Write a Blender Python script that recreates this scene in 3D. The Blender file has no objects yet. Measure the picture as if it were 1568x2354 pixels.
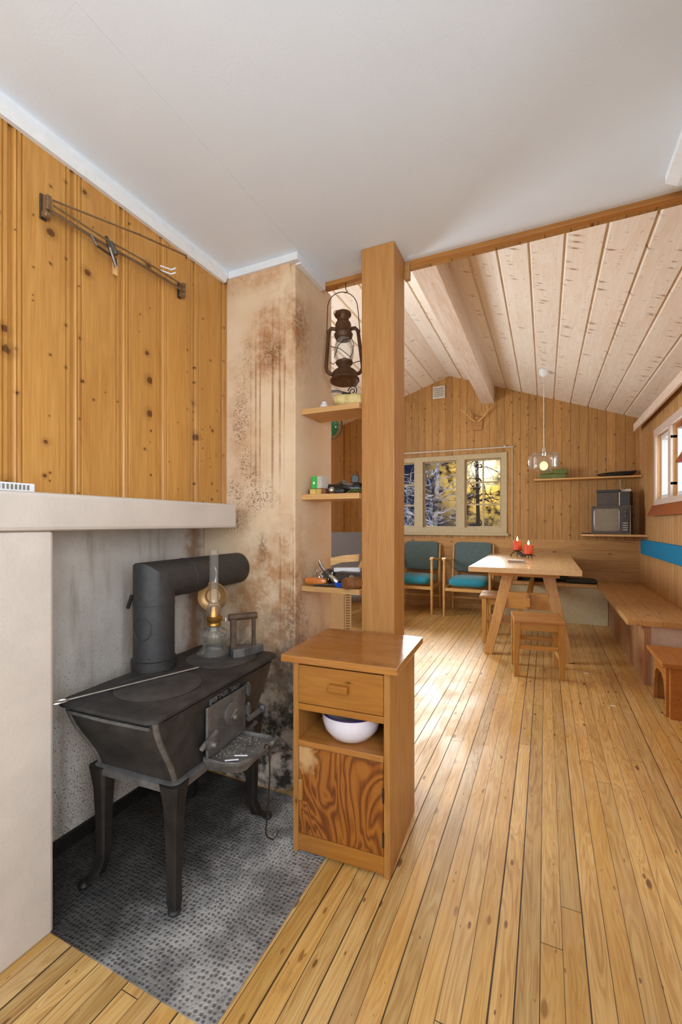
import bpy, math, random
from mathutils import Vector, Matrix, noise as mnoise

random.seed(7)
C = bpy.context.scene.collection
PI = math.pi
R = math.radians

# ------------------------------------------------------------------ mesh builder
class MB:
    def __init__(s, M=None):
        s.v = []; s.f = []; s.M = M or Matrix.Identity(4)
    def add(s, vs, fs):
        n = len(s.v)
        s.v += [tuple(s.M @ Vector(p)) for p in vs]
        s.f += [tuple(i + n for i in f) for f in fs]
        return s
    def box(s, x0, x1, y0, y1, z0, z1):
        vs = [(x, y, z) for z in (z0, z1) for y in (y0, y1) for x in (x0, x1)]
        return s.add(vs, [(0, 2, 3, 1), (4, 5, 7, 6), (0, 1, 5, 4), (2, 6, 7, 3), (0, 4, 6, 2), (1, 3, 7, 5)])
    def loft(s, rings, caps=True, closed=True):
        n = len(rings[0]); vs = [p for r in rings for p in r]; fs = []
        for i in range(len(rings) - 1):
            for j in range(n if closed else n - 1):
                a = i * n + j; b = i * n + (j + 1) % n
                fs.append((a, b, b + n, a + n))
        if caps:
            fs.append(tuple(range(n - 1, -1, -1))); fs.append(tuple(range((len(rings) - 1) * n, len(rings) * n)))
        return s.add(vs, fs)
    def lathe(s, prof, seg=32, o=(0, 0, 0), axis='Z', closed=False):
        rings = []
        for r, h in prof:
            ring = []
            for k in range(seg):
                a = 2 * PI * k / seg; c, d = r * math.cos(a), r * math.sin(a)
                p = {'Z': (c, d, h), 'Y': (d, h, c), 'X': (h, c, d)}[axis]
                ring.append((p[0] + o[0], p[1] + o[1], p[2] + o[2]))
            rings.append(ring)
        if closed: rings.append(rings[0])
        return s.loft(rings, caps=not closed)
    def prism(s, poly, a0, a1, plane='XY'):
        def m(p, h):
            return {'XY': (p[0], p[1], h), 'XZ': (p[0], h, p[1]), 'YZ': (h, p[0], p[1])}[plane]
        return s.loft([[m(p, a0) for p in poly], [m(p, a1) for p in poly]])
    def tube(s, pts, r, seg=8, closed=False):
        P = [Vector(p) for p in pts]; n = len(P); rings = []; prev = None
        for i in range(n):
            if closed: t = (P[(i + 1) % n] - P[i - 1])
            else: t = P[min(i + 1, n - 1)] - P[max(i - 1, 0)]
            if t.length < 1e-9: t = Vector((0, 0, 1))
            t.normalize()
            if prev is None:
                u = t.orthogonal().normalized()
            else:
                u = prev - t * prev.dot(t)
                u = u.normalized() if u.length > 1e-6 else t.orthogonal().normalized()
            prev = u; w = t.cross(u); rr = r[i] if isinstance(r, (list, tuple)) else r
            rings.append([tuple(P[i] + (u * math.cos(2 * PI * k / seg) + w * math.sin(2 * PI * k / seg)) * rr) for k in range(seg)])
        if closed: rings.append(rings[0])
        return s.loft(rings, caps=not closed)
    def bar(s, p0, p1, w, d, up=(0, 1, 0), w1=None, d1=None):
        p0, p1 = Vector(p0), Vector(p1); t = (p1 - p0).normalized()
        a = Vector(up); a = (a - t * a.dot(t)).normalized(); b = t.cross(a)
        w1 = w if w1 is None else w1; d1 = d if d1 is None else d1
        rg = []
        for p, ww, dd in ((p0, w, d), (p1, w1, d1)):
            rg.append([tuple(p + b * (x * ww / 2) + a * (y * dd / 2)) for x, y in ((-1, -1), (1, -1), (1, 1), (-1, 1))])
        return s.loft(rg)
    def ball(s, c, rx, ry=None, rz=None, seg=16, rings=9):
        ry = ry or rx; rz = rz or rx
        rg = []
        for i in range(rings + 1):
            ph = -PI / 2 + PI * (i + .02) / (rings + .04); rg.append([(c[0] + rx * math.cos(ph) * math.cos(2 * PI * k / seg), c[1] + ry * math.cos(ph) * math.sin(2 * PI * k / seg), c[2] + rz * math.sin(ph)) for k in range(seg)])
        return s.loft(rg)
    def puff(s, x0, x1, y0, y1, z0, z1, n=12, e=4.0, ez=3.0):
        # superellipsoid cushion
        cx, cy, cz = (x0 + x1) / 2, (y0 + y1) / 2, (z0 + z1) / 2; hx, hy, hz = (x1 - x0) / 2, (y1 - y0) / 2, (z1 - z0) / 2
        sp = lambda v, p: math.copysign(abs(v) ** p, v)
        rg = []
        for i in range(n + 1):
            ph = -PI / 2 + PI * (i + .01) / (n + .02); cp, sn = sp(math.cos(ph), 2 / ez), sp(math.sin(ph), 2 / ez)
            rg.append([(cx + hx * cp * sp(math.cos(2 * PI * k / 28), 2 / e), cy + hy * cp * sp(math.sin(2 * PI * k / 28), 2 / e), cz + hz * sn) for k in range(28)])
        return s.loft(rg)

def obj(name, mb, mat, parent=None, bevel=0, smooth=False, seg=2):
    me = bpy.data.meshes.new(name); me.from_pydata(mb.v, [], mb.f); me.update()
    o = bpy.data.objects.new(name, me); C.objects.link(o)
    for m in (mat if isinstance(mat, (list, tuple)) else [mat]): me.materials.append(m)
    if parent: o.parent = parent
    if bevel:
        b = o.modifiers.new('bevel', 'BEVEL'); b.width = bevel; b.segments = seg; b.limit_method = 'ANGLE'; b.angle_limit = R(35)
        b.harden_normals = False
    if smooth:
        for p in me.polygons: p.use_smooth = True
        me.set_sharp_from_angle(angle=R(42))
    return o

def tag(o, label, cat, group=None):
    o['label'] = label; o['category'] = cat
    if group: o['group'] = group
    return o
def thing(name, label, cat, loc=(0, 0, 0), rz=0, group=None, rot=None):
    o = bpy.data.objects.new(name, None); C.objects.link(o)
    o.location = loc; o.rotation_euler = rot if rot else (0, 0, rz); o.empty_display_size = .1
    return tag(o, label, cat, group)
def struct(name, mb, mat, parent=None, **k):
    o = obj(name, mb, mat, parent, **k)
    if parent is None: o['kind'] = 'structure'
    return o
def place(o, loc, rz=0, rot=None):
    o.location = loc; o.rotation_euler = rot if rot else (0, 0, rz); return o
def dup(root, loc, rz, label, group=None):
    r = root.copy(); C.objects.link(r); r.location = loc; r.rotation_euler = (0, 0, rz); r['label'] = label
    if group: r['group'] = group
    for ch in list(root.children):
        c = ch.copy(); C.objects.link(c); c.parent = r
        for g in ch.children:
            d = g.copy(); C.objects.link(d); d.parent = c
    return r

# ------------------------------------------------------------------ node helper
def lin(c):
    f = lambda u: u / 12.92 if u <= .04045 else ((u + .055) / 1.055) ** 2.4
    return (f(c[0] / 255), f(c[1] / 255), f(c[2] / 255), 1)
class N:
    def __init__(s, name):
        s.m = bpy.data.materials.new(name); s.m.use_nodes = True; s.t = s.m.node_tree; s.t.nodes.clear()
        s.out = s.t.nodes.new('ShaderNodeOutputMaterial')
    def n(s, ty, **k):
        x = s.t.nodes.new(ty)
        for a, b in k.items(): setattr(x, a, b)
        return x
    def put(s, sock, val):
        if isinstance(val, bpy.types.NodeSocket): s.t.links.new(val, sock)
        elif val is not None: sock.default_value = val
    def math(s, op, a, b=None, c=None, clamp=False):
        x = s.n('ShaderNodeMath', operation=op, use_clamp=clamp); s.put(x.inputs[0], a); s.put(x.inputs[1], b)
        if c is not None: s.put(x.inputs[2], c)
        return x.outputs[0]
    def vm(s, op, a, b=None):
        x = s.n('ShaderNodeVectorMath', operation=op); s.put(x.inputs[0], a)
        if b is not None: s.put(x.inputs[1], b)
        return x.outputs['Value'] if op in ('LENGTH', 'DISTANCE', 'DOT_PRODUCT') else x.outputs[0]
    def obj(s): return s.n('ShaderNodeTexCoord').outputs['Object']
    def sep(s, v):
        x = s.n('ShaderNodeSeparateXYZ'); s.put(x.inputs[0], v); return x.outputs[0], x.outputs[1], x.outputs[2]
    def comb(s, a, b, c):
        x = s.n('ShaderNodeCombineXYZ'); s.put(x.inputs[0], a); s.put(x.inputs[1], b); s.put(x.inputs[2], c); return x.outputs[0]
    def noise(s, v, scale, detail=3, rough=.5, dist=0):
        x = s.n('ShaderNodeTexNoise'); s.put(x.inputs['Vector'], v); x.inputs['Scale'].default_value = scale
        x.inputs['Detail'].default_value = detail; x.inputs['Roughness'].default_value = rough; x.inputs['Distortion'].default_value = dist
        return x.outputs[0]
    def vor(s, v, scale=1, feature='F1', rnd=1, dims='3D'):
        x = s.n('ShaderNodeTexVoronoi', feature=feature, voronoi_dimensions=dims); s.put(x.inputs['Vector'], v); x.inputs['Scale'].default_value = scale; x.inputs['Randomness'].default_value = rnd
        return x
    def white(s, v):
        x = s.n('ShaderNodeTexWhiteNoise', noise_dimensions='3D'); s.put(x.inputs['Vector'], v); return x.outputs['Value']
    def mr(s, v, a, b, c=0., d=1., smooth=True):
        x = s.n('ShaderNodeMapRange', interpolation_type='SMOOTHSTEP' if smooth else 'LINEAR'); s.put(x.inputs[0], v)
        for i, q in enumerate((a, b, c, d)): s.put(x.inputs[i + 1], q)
        return x.outputs[0]
    def mix(s, f, a, b, blend='MIX'):
        x = s.n('ShaderNodeMix', data_type='RGBA', blend_type=blend); s.put(x.inputs[0], f); s.put(x.inputs[6], a); s.put(x.inputs[7], b)
        return x.outputs[2]
    def ramp(s, f, stops):
        x = s.n('ShaderNodeValToRGB'); s.put(x.inputs[0], f); e = x.color_ramp.elements
        while len(e) < len(stops): e.new(.5)
        for i, (p, c) in enumerate(stops): e[i].position = p; e[i].color = c
        return x.outputs[0]
    def bump(s, h, strength=.3, dist=.01):
        x = s.n('ShaderNodeBump'); s.put(x.inputs['Height'], h); x.inputs['Strength'].default_value = strength; x.inputs['Distance'].default_value = dist
        return x.outputs[0]
    def bsdf(s, col, rough=.5, metal=0, normal=None, spec=.5, coat=0, emis=None, es=0, sheen=0):
        x = s.n('ShaderNodeBsdfPrincipled'); s.put(x.inputs['Base Color'], col); s.put(x.inputs['Roughness'], rough); s.put(x.inputs['Metallic'], metal)
        s.put(x.inputs['Specular IOR Level'], spec)
        if normal is not None: s.put(x.inputs['Normal'], normal)
        if coat: s.put(x.inputs['Coat Weight'], coat); x.inputs['Coat Roughness'].default_value = .15
        if emis is not None: s.put(x.inputs['Emission Color'], emis); s.put(x.inputs['Emission Strength'], es)
        if sheen: x.inputs['Sheen Weight'].default_value = sheen
        s.t.links.new(x.outputs[0], s.out.inputs[0]); return x

def flat(name, c, rough=.5, metal=0, spec=.5, var=.12, vs=30, bump=0, bs=200, coat=0, sheen=0):
    k = N(name); v = k.obj()
    nz = k.noise(v, vs, 4, .6)
    col = lin(c); dk = tuple(x * (1 - 2 * var) for x in col[:3]) + (1,); lt = tuple(min(1, x * (1 + 2 * var)) for x in col[:3]) + (1,)
    cc = k.ramp(nz, [(.25, dk), (.75, lt)])
    nm = k.bump(k.noise(v, bs, 3), bump, .004) if bump else None
    k.bsdf(cc, rough, metal, nm, spec, coat, sheen=sheen); return k.m

def wood(name, light, dark, axis='Z', across='X', plank=None, poff=0., knots=.5, kw=.11, kl=.28, rough=.45, groove=0., var=.22, coat=0, bump=.15, knot_col=(92, 50, 20), fine=70, depth2=False, gcol=None, spec=.4, flatk=True, ringamt=.05, kamt=.16):
    k = N(name); v = k.obj(); x, y, z = k.sep(v); d = dict(X=x, Y=y, Z=z)
    a = d[axis]; b = d[across]; c = d[[q for q in 'XYZ' if q not in (axis, across)][0]]
    oi = k.n('ShaderNodeObjectInfo').outputs['Random']
    rnd = None
    if plank:
        pid = k.math('FLOOR', k.math('DIVIDE', k.math('ADD', b, poff), plank))
        rnd = k.white(k.comb(pid, 3.3, 1.7)); rnd2 = k.white(k.comb(pid, 8.1, 5.7))
        a2 = k.math('ADD', a, k.math('MULTIPLY', rnd, 37.0)); c2 = k.math('ADD', c, k.math('MULTIPLY', rnd2, 5.))
    else:
        a2 = k.math('ADD', a, k.math('MULTIPLY', oi, 23.0)); c2 = c; rnd = oi
    f1 = k.noise(k.comb(b, c2, k.math('MULTIPLY', a2, .035)), fine * 2.2, 3, .6)
    f2 = k.noise(k.comb(b, c2, k.math('MULTIPLY', a2, .10)), 13, 2, .5, 1.4)
    ring = k.math('SINE', k.math('MULTIPLY', f2, 46.0))
    g = k.math('ADD', k.math('MULTIPLY', f1, .55), k.math('ADD', k.math('MULTIPLY', ring, ringamt), k.math('MULTIPLY', f2, .42)))
    col = k.ramp(g, [(.30, lin(light)), (.72, lin(dark))])
    if knots:
        for sc, lo, amt in ((1., 1 - knots * .6, kamt), (2.6, 1 - knots * .35, kamt * .7)):
            if flatk: vv = k.vor(k.comb(k.math('MULTIPLY', b, sc / kw), k.math('MULTIPLY', a2, sc / kl), 0.), 1., dims='2D')
            else: vv = k.vor(k.comb(k.math('MULTIPLY', b, sc / kw), k.math('MULTIPLY', c2, sc / kw), k.math('MULTIPLY', a2, sc / kl)), 1.)
            cr, cg, cb = k.sep(vv.outputs['Color'])
            size = k.mr(cr, lo, 1., .045, amt, False)
            dd = k.math('ADD', vv.outputs['Distance'], k.math('MULTIPLY', k.math('SUBTRACT', k.noise(v, 60, 2), .5), .05))
            mask = k.mr(dd, k.math('MULTIPLY', size, .55), k.math('ADD', size, .0005), 1., 0.)
            halo = k.mr(dd, size, k.math('MULTIPLY', size, 2.4), .38, 0.)
            has = k.math('GREATER_THAN', cr, lo)
            col = k.mix(k.math('MULTIPLY', halo, has), col, lin([q * .75 for q in dark]))
            col = k.mix(k.math('MULTIPLY', k.math('MULTIPLY', mask, has), .9), col, lin(knot_col))
    vs = k.math('ADD', 1 - var / 2, k.math('MULTIPLY', rnd, var))
    col = k.mix(1., col, k.comb(vs, vs, vs), 'MULTIPLY')
    hgt = k.math('MULTIPLY', f1, .25)
    if groove and plank:
        fr = k.math('FRACT', k.math('DIVIDE', k.math('ADD', b, poff), plank))
        ed = k.math('MULTIPLY', k.math('MINIMUM', fr, k.math('SUBTRACT', 1., fr)), plank)
        gm = k.mr(ed, groove * .35, groove, 1., 0.)
        col = k.mix(k.math('MULTIPLY', gm, .85), col, lin(gcol or [q * .68 for q in dark]))
        hgt = k.math('SUBTRACT', hgt, k.math('MULTIPLY', gm, 1.5))
    k.bsdf(col, k.mr(f1, .3, .7, rough - .06, rough + .08), 0, k.bump(hgt, bump, .004), spec, coat)
    return k.m

def glass(name, tint=(1, 1, 1), refl=.5, ior=1.45, rough=.02, dust=.0):
    k = N(name); t = k.n('ShaderNodeBsdfTransparent'); t.inputs[0].default_value = (*tint, 1)
    g = k.n('ShaderNodeBsdfGlossy'); g.inputs['Roughness'].default_value = rough
    f = k.n('ShaderNodeFresnel'); f.inputs[0].default_value = ior
    m = k.n('ShaderNodeMixShader'); k.put(m.inputs[0], k.math('MULTIPLY', f.outputs[0], refl, clamp=True)); k.put(m.inputs[1], t.outputs[0]); k.put(m.inputs[2], g.outputs[0])
    o = m
    if dust:
        d = k.n('ShaderNodeBsdfDiffuse'); d.inputs[0].default_value = (.8, .78, .74, 1); o = k.n('ShaderNodeMixShader'); o.inputs[0].default_value = dust; k.put(o.inputs[1], m.outputs[0]); k.put(o.inputs[2], d.outputs[0])
    k.t.links.new(o.outputs[0], k.out.inputs[0]); return k.m

# ------------------------------------------------------------------ materials
M = {}
M['wall_pine'] = wood('wall_pine', (206, 152, 80), (174, 116, 50), 'Z', 'Y', .19, poff=.026, knots=.42, kw=.13, kl=.12, rough=.42, var=.14, ringamt=.03, kamt=.17)
M['living_pine'] = wood('living_pine', (190, 146, 86), (156, 108, 54), 'Z', 'X', .1, knots=.4, kw=.1, kl=.13, kamt=.11, rough=.5, groove=.004)
M['living_pine_side'] = wood('living_pine_side', (204, 162, 110), (174, 126, 76), 'Z', 'Y', .1, knots=.3, kw=.1, kl=.13, kamt=.11, rough=.5, groove=.004)
M['wainscot'] = wood('wainscot', (194, 150, 94), (162, 114, 62), 'X', 'Z', .13, poff=.05, knots=.4, kw=.12, kl=.25, kamt=.11, rough=.5, groove=.003)
M['ceil_plank'] = wood('ceil_plank', (243, 236, 226), (230, 212, 190), 'Y', 'X', .195, poff=.093, knots=.58, kw=.17, kl=.06, kamt=.15, rough=.5, var=.1, knot_col=(158, 112, 80), bump=.08)
M['post'] = wood('post_wood', (190, 138, 78), (166, 110, 52), 'Z', 'X', knots=.12, rough=.45, flatk=False, var=.02, fine=60)
M['beam_white'] = wood('beam_white', (232, 218, 206), (206, 178, 152), 'Y', 'X', knots=.3, rough=.55, flatk=False, knot_col=(150, 104, 70))
M['trim_pine'] = wood('trim_pine', (192, 134, 68), (160, 102, 42), 'X', 'Z', knots=.2, rough=.45, flatk=False)
M['cab'] = wood('cabinet_pine', (174, 116, 48), (146, 88, 28), 'X', 'Z', knots=.35, kw=.12, kl=.3, rough=.32, flatk=False, coat=.25, var=.08)
M['cab_v'] = wood('cabinet_pine_upright', (180, 128, 68), (152, 98, 42), 'Z', 'Y', knots=.2, kw=.12, kl=.3, rough=.36, flatk=False, coat=.2, var=.06)
M['cab_top'] = wood('cabinet_top', (180, 122, 60), (150, 92, 38), 'X', 'Y', .13, poff=.02, knots=.3, kw=.14, kl=.3, rough=.2, coat=.5, flatk=False, var=.12)
M['shelf'] = wood('shelf_pine', (208, 164, 108), (180, 130, 74), 'X', 'Y', knots=.25, rough=.5, flatk=False)
M['table'] = wood('table_pine', (222, 190, 142), (196, 156, 106), 'Y', 'X', .16, knots=.3, rough=.3, flatk=False, coat=.3, var=.1)
M['leg'] = wood('leg_pine', (198, 150, 80), (168, 116, 52), 'Z', 'X', knots=.15, rough=.42, flatk=False)
M['leg_x'] = wood('rail_pine', (198, 150, 80), (168, 116, 52), 'X', 'Z', knots=.15, rough=.42, flatk=False)
M['stool_top'] = wood('stool_top', (184, 136, 84), (150, 98, 52), 'X', 'Y', knots=.2, rough=.38, flatk=False)
M['bench_top'] = wood('bench_top', (206, 164, 106), (174, 122, 68), 'Y', 'X', .13, knots=.55, kw=.1, kl=.2, rough=.38, flatk=False, var=.15, groove=.002)
M['bench_panel'] = wood('bench_panel', (178, 134, 96), (150, 102, 64), 'Z', 'Y', .09, knots=.3, rough=.5, groove=.003)
M['low_stool'] = wood('low_stool', (184, 124, 60), (152, 90, 36), 'Y', 'X', knots=.2, rough=.42, flatk=False)
M['chair_wood'] = flat('chair_wood', (206, 160, 96), .4, var=.1)
M['offcut'] = wood('offcut', (226, 184, 128), (200, 148, 90), 'X', 'Z', knots=0, rough=.6, flatk=False)

# plywood door with loud grain
k = N('figured_plywood'); v = k.obj(); x, y, z = k.sep(v)
n1 = k.noise(k.comb(k.math('MULTIPLY', x, 5.), y, k.math('MULTIPLY', z, 1.9)), 1.5, 2.5, .5, .8)
bands = k.math('SINE', k.math('ADD', k.math('MULTIPLY', n1, 84.), k.math('MULTIPLY', x, 40.)))
fine = k.noise(k.comb(x, y, k.math('MULTIPLY', z, .04)), 260, 3)
gg = k.math('ADD', k.math('MULTIPLY', bands, .32), k.math('ADD', .25, k.math('MULTIPLY', fine, .5)))
col = k.ramp(gg, [(.2, lin((160, 98, 38))), (.55, lin((138, 78, 26))), (.95, lin((92, 46, 14)))])
wear = k.mr(k.math('ADD', k.vm('DISTANCE', v, (-.135, 0, .355)), k.math('MULTIPLY', k.noise(v, 26, 4), .09)), .07, .115, .75, 0.)
col = k.mix(wear, col, lin((206, 168, 118)))
k.bsdf(col, .35, 0, k.bump(fine, .08, .003), .4, .15); M['ply'] = k.m

# floor boards
k = N('floor_boards'); v = k.obj(); x, y, z = k.sep(v); W = .0575
bx = k.math('DIVIDE', k.math('ADD', x, .012), W); pid = k.math('FLOOR', bx); r0 = k.white(k.comb(pid, 1.1, 9.3))
yy = k.math('DIVIDE', k.math('ADD', y, k.math('MULTIPLY', r0, 4.4)), 4.2); sid = k.math('FLOOR', yy)
r1 = k.white(k.comb(pid, sid, 4.4)); r2 = k.white(k.comb(pid, sid, 14.4))
a2 = k.math('ADD', y, k.math('MULTIPLY', r1, 41.)); c2 = k.math('MULTIPLY', r2, 9.)
f1 = k.noise(k.comb(x, c2, k.math('MULTIPLY', a2, .03)), 190, 3, .6)
f2 = k.noise(k.comb(x, c2, k.math('MULTIPLY', a2, .09)), 16, 2, .5, 1.2)
ring = k.math('SINE', k.math('MULTIPLY', f2, 60.))
g = k.math('ADD', k.math('MULTIPLY', f1, .5), k.math('ADD', k.math('MULTIPLY', ring, .11), k.math('MULTIPLY', f2, .45)))
col = k.ramp(g, [(.28, lin((216, 178, 116))), (.55, lin((196, 152, 88))), (.8, lin((160, 112, 60)))])
for sc, lo, am in ((1., .80, .17), (2.4, .88, .14)):
    vv = k.vor(k.comb(k.math('ADD', k.math('MULTIPLY', x, sc / .07), k.math('MULTIPLY', pid, 7.3)), k.math('MULTIPLY', a2, sc / .2), 0.), 1., dims='2D'); cr, cg, cb = k.sep(vv.outputs['Color'])
    size = k.mr(cr, lo, 1., .04, am, False); mask = k.mr(vv.outputs['Distance'], k.math('MULTIPLY', size, .5), k.math('ADD', size, .001), 1., 0.)
    col = k.mix(k.math('MULTIPLY', k.math('MULTIPLY', mask, k.math('GREATER_THAN', cr, lo)), .85), col, lin((104, 58, 26)))
vsx = k.math('ADD', .80, k.math('MULTIPLY', r1, .32)); col = k.mix(1., col, k.comb(vsx, vsx, vsx), 'MULTIPLY')
yel = k.math('MULTIPLY', k.math('GREATER_THAN', r2, .72), .25); col = k.mix(yel, col, lin((222, 160, 60)))
worn = k.mr(k.noise(k.comb(x, k.math('MULTIPLY', y, .35), 0.), 5.5, 4, .6), .5, .72, 0., .45); col = k.mix(worn, col, lin((196, 158, 116)))
dirt = k.mr(k.noise(k.comb(k.math('MULTIPLY', x, 1.5), k.math('MULTIPLY', y, .5), 0.), 9., 5, .7), .6, .78, 0., .5); col = k.mix(dirt, col, lin((128, 84, 48)))
fr = k.math('FRACT', bx); ed = k.math('MULTIPLY', k.math('MINIMUM', fr, k.math('SUBTRACT', 1., fr)), W)
gw = k.math('ADD', .0007, k.math('MULTIPLY', k.math('POWER', k.white(k.comb(k.math('FLOOR', k.math('ADD', bx, .5)), 7., 2.)), 2.), .0016))
gap = k.mr(ed, k.math('MULTIPLY', gw, .6), k.math('MULTIPLY', gw, 1.5), 1., 0.)
fy = k.math('FRACT', yy); edy = k.math('MULTIPLY', k.math('MINIMUM', fy, k.math('SUBTRACT', 1., fy)), 4.2)
gap = k.math('MAXIMUM', gap, k.mr(edy, .0006, .0016, 1., 0.))
col = k.mix(k.math('MULTIPLY', gap, .94), col, lin((34, 20, 10)))
hg = k.math('SUBTRACT', k.math('ADD', k.math('MULTIPLY', f1, .12), k.math('MULTIPLY', r1, .25)), k.math('MULTIPLY', gap, 1.6))
rg = k.math('ADD', k.mr(k.noise(k.comb(x, k.math('MULTIPLY', y, .4), 3.), 7., 4), .35, .7, .34, .52), k.math('MULTIPLY', gap, .3))
k.bsdf(col, rg, 0, k.bump(hg, .25, .004), .5); M['floor'] = k.m

# plasters
def plaster(name, c, speck=.0, bump=.25, c2=None, rough=.8):
    k = N(name); v = k.obj(); nz = k.noise(v, 6, 4, .6)
    col = k.ramp(nz, [(.3, lin(c)), (.75, lin(c2 or [q * .93 for q in c]))])
    if speck:
        sp = k.mr(k.noise(v, 150, 3, .7), .64, .72, 0., 1.); rg = k.mr(k.noise(v, 4., 3), .45, .7, 0., 1.)
        col = k.mix(k.math('MULTIPLY', k.math('MULTIPLY', sp, rg), speck), col, lin((60, 46, 34)))
    k.bsdf(col, rough, 0, k.bump(k.noise(v, 90, 4, .6), bump, .004), .25); return k.m
M['ceiling'] = plaster('ceiling_paint', (226, 236, 247), bump=.10, c2=(223, 233, 245))
M['white'] = plaster('white_masonry', (208, 196, 185), speck=.35, bump=.3)
M['white_wall'] = plaster('white_wall', (226, 222, 216), bump=.1)
k = N('alcove_plaster'); v = k.obj(); x, y, z = k.sep(v)
col = k.ramp(k.noise(v, 5, 4, .6), [(.3, lin((214, 207, 199))), (.75, lin((192, 182, 172)))])
low = k.mr(z, .1, 1.0, 1., .12); sp = k.mr(k.math('ADD', k.noise(v, 170, 3, .75), k.math('MULTIPLY', low, .11)), .64, .72, 0., 1.)
col = k.mix(k.math('MULTIPLY', sp, .85), col, lin((48, 40, 34)))
st = k.mr(k.noise(k.comb(k.math('MULTIPLY', y, 9.), 0., k.math('MULTIPLY', z, 1.2)), 2., 4), .5, .75, 0., .5); col = k.mix(st, col, lin((128, 112, 98)))
brn = k.mr(k.math('ADD', k.math('ABSOLUTE', k.math('SUBTRACT', y, 1.70)), k.math('MULTIPLY', k.noise(v, 20, 4), .12)), .06, .15, .8, 0.); col = k.mix(brn, col, lin((134, 92, 52)))
k.bsdf(col, .8, 0, k.bump(k.noise(v, 120, 3), .2, .004), .2); M['alcove'] = k.m

# stained chimney plaster: soot, tar runs and mould with shapes of their own (x along the front, z up)
k = N('stained_plaster'); v = k.obj(); x, y, z = k.sep(v)
base = k.ramp(k.noise(v, 4, 4, .6), [(.3, lin((228, 204, 174))), (.75, lin((216, 186, 150)))])
wob = k.math('MULTIPLY', k.math('SUBTRACT', k.noise(v, 7, 5, .65), .5), 1.9)
def blob(cx, cz, rx, rz, soft=1.):
    dx = k.math('DIVIDE', k.math('SUBTRACT', x, cx), rx); dz = k.math('DIVIDE', k.math('SUBTRACT', z, cz), rz)
    d = k.math('SQRT', k.math('ADD', k.math('MULTIPLY', dx, dx), k.math('MULTIPLY', dz, dz)))
    return k.mr(k.math('ADD', d, wob), .15, 1.0 + soft * .3, 1., 0.)
def mx(*a):
    r = a[0]
    for b in a[1:]: r = k.math('MAXIMUM', r, b)
    return r
brown = mx(blob(-1.19, 2.06, .17, .24), blob(-1.06, 2.1, .08, .3), k.math('MULTIPLY', blob(-1.3, 2.4, .3, .08), .7), blob(-1.2, 1.0, .24, .14), blob(-1.12, .85, .11, .45), k.math('MULTIPLY', blob(-1.3, .82, .2, .2), 1.), k.math('MULTIPLY', blob(-1.35, 1.6, .12, .5), .55), k.math('MULTIPLY', blob(-1.15, .62, .2, .3), 1.))
side = k.mr(y, 1.78, 1.96, 1., .18)
brown = k.math('MULTIPLY', k.math('MULTIPLY', brown, side), k.mr(k.noise(v, 24, 5, .7), .3, .62, .35, 1.))
col = k.mix(k.math('MULTIPLY', brown, .8), base, lin((170, 108, 50)))
dark = mx(blob(-1.17, 2.03, .07, .08), blob(-1.06, 2.13, .025, .14), blob(-1.08, .7, .05, .3), blob(-1.24, 1.08, .03, .1))
dark = k.math('MULTIPLY', k.math('MULTIPLY', dark, side), k.mr(k.noise(v, 55, 4, .7), .4, .62, .2, 1.))
col = k.mix(k.math('MULTIPLY', dark, .75), col, lin((104, 62, 30)))
# tar runs
ru = k.noise(k.comb(k.math('MULTIPLY', x, 85.), 0., k.math('MULTIPLY', z, .25)), 1., 1.5, .5)
rb = mx(blob(-1.19, 1.78, .18, .44), k.math('MULTIPLY', blob(-1.1, .9, .08, .3), 1.))
col = k.mix(k.math('MULTIPLY', k.math('MULTIPLY', k.mr(ru, .555, .61, 0., 1.), rb), .7), col, lin((136, 84, 40)))
# mould specks
sp = k.mr(k.noise(v, 120, 4, .8), .52, .60, 0., 1.)
mo = mx(blob(-1.36, 1.72, .06, .25), blob(-1.345, 1.5, .04, .12), blob(-1.27, 1.33, .1, .09), blob(-1.4, 1.32, .07, .14), blob(-1.31, 1.42, .05, .1), blob(-1.2, 2.02, .08, .1), k.math('MULTIPLY', blob(-1.33, 2.0, .05, .14), .5), blob(-1.4, 1.2, .1, .05))
col = k.mix(k.math('MULTIPLY', k.math('MULTIPLY', sp, mo), .9), col, lin((52, 36, 24)))
# soot near the hearth
so = k.mr(k.math('ADD', z, k.math('MULTIPLY', wob, .35)), .2, .85, 1., 0.); sn = k.mr(k.noise(v, 12, 5, .7), .38, .6, 0., 1.)
col = k.mix(k.math('MULTIPLY', so, .75), col, lin((188, 178, 168)))
col = k.mix(k.math('MULTIPLY', k.math('MULTIPLY', so, sn), .96), col, lin((34, 27, 22)))
k.bsdf(col, .75, 0, k.bump(k.math('ADD', k.noise(v, 40, 4), k.math('MULTIPLY', ru, .3)), .25, .006), .3); M['stained'] = k.m

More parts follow.
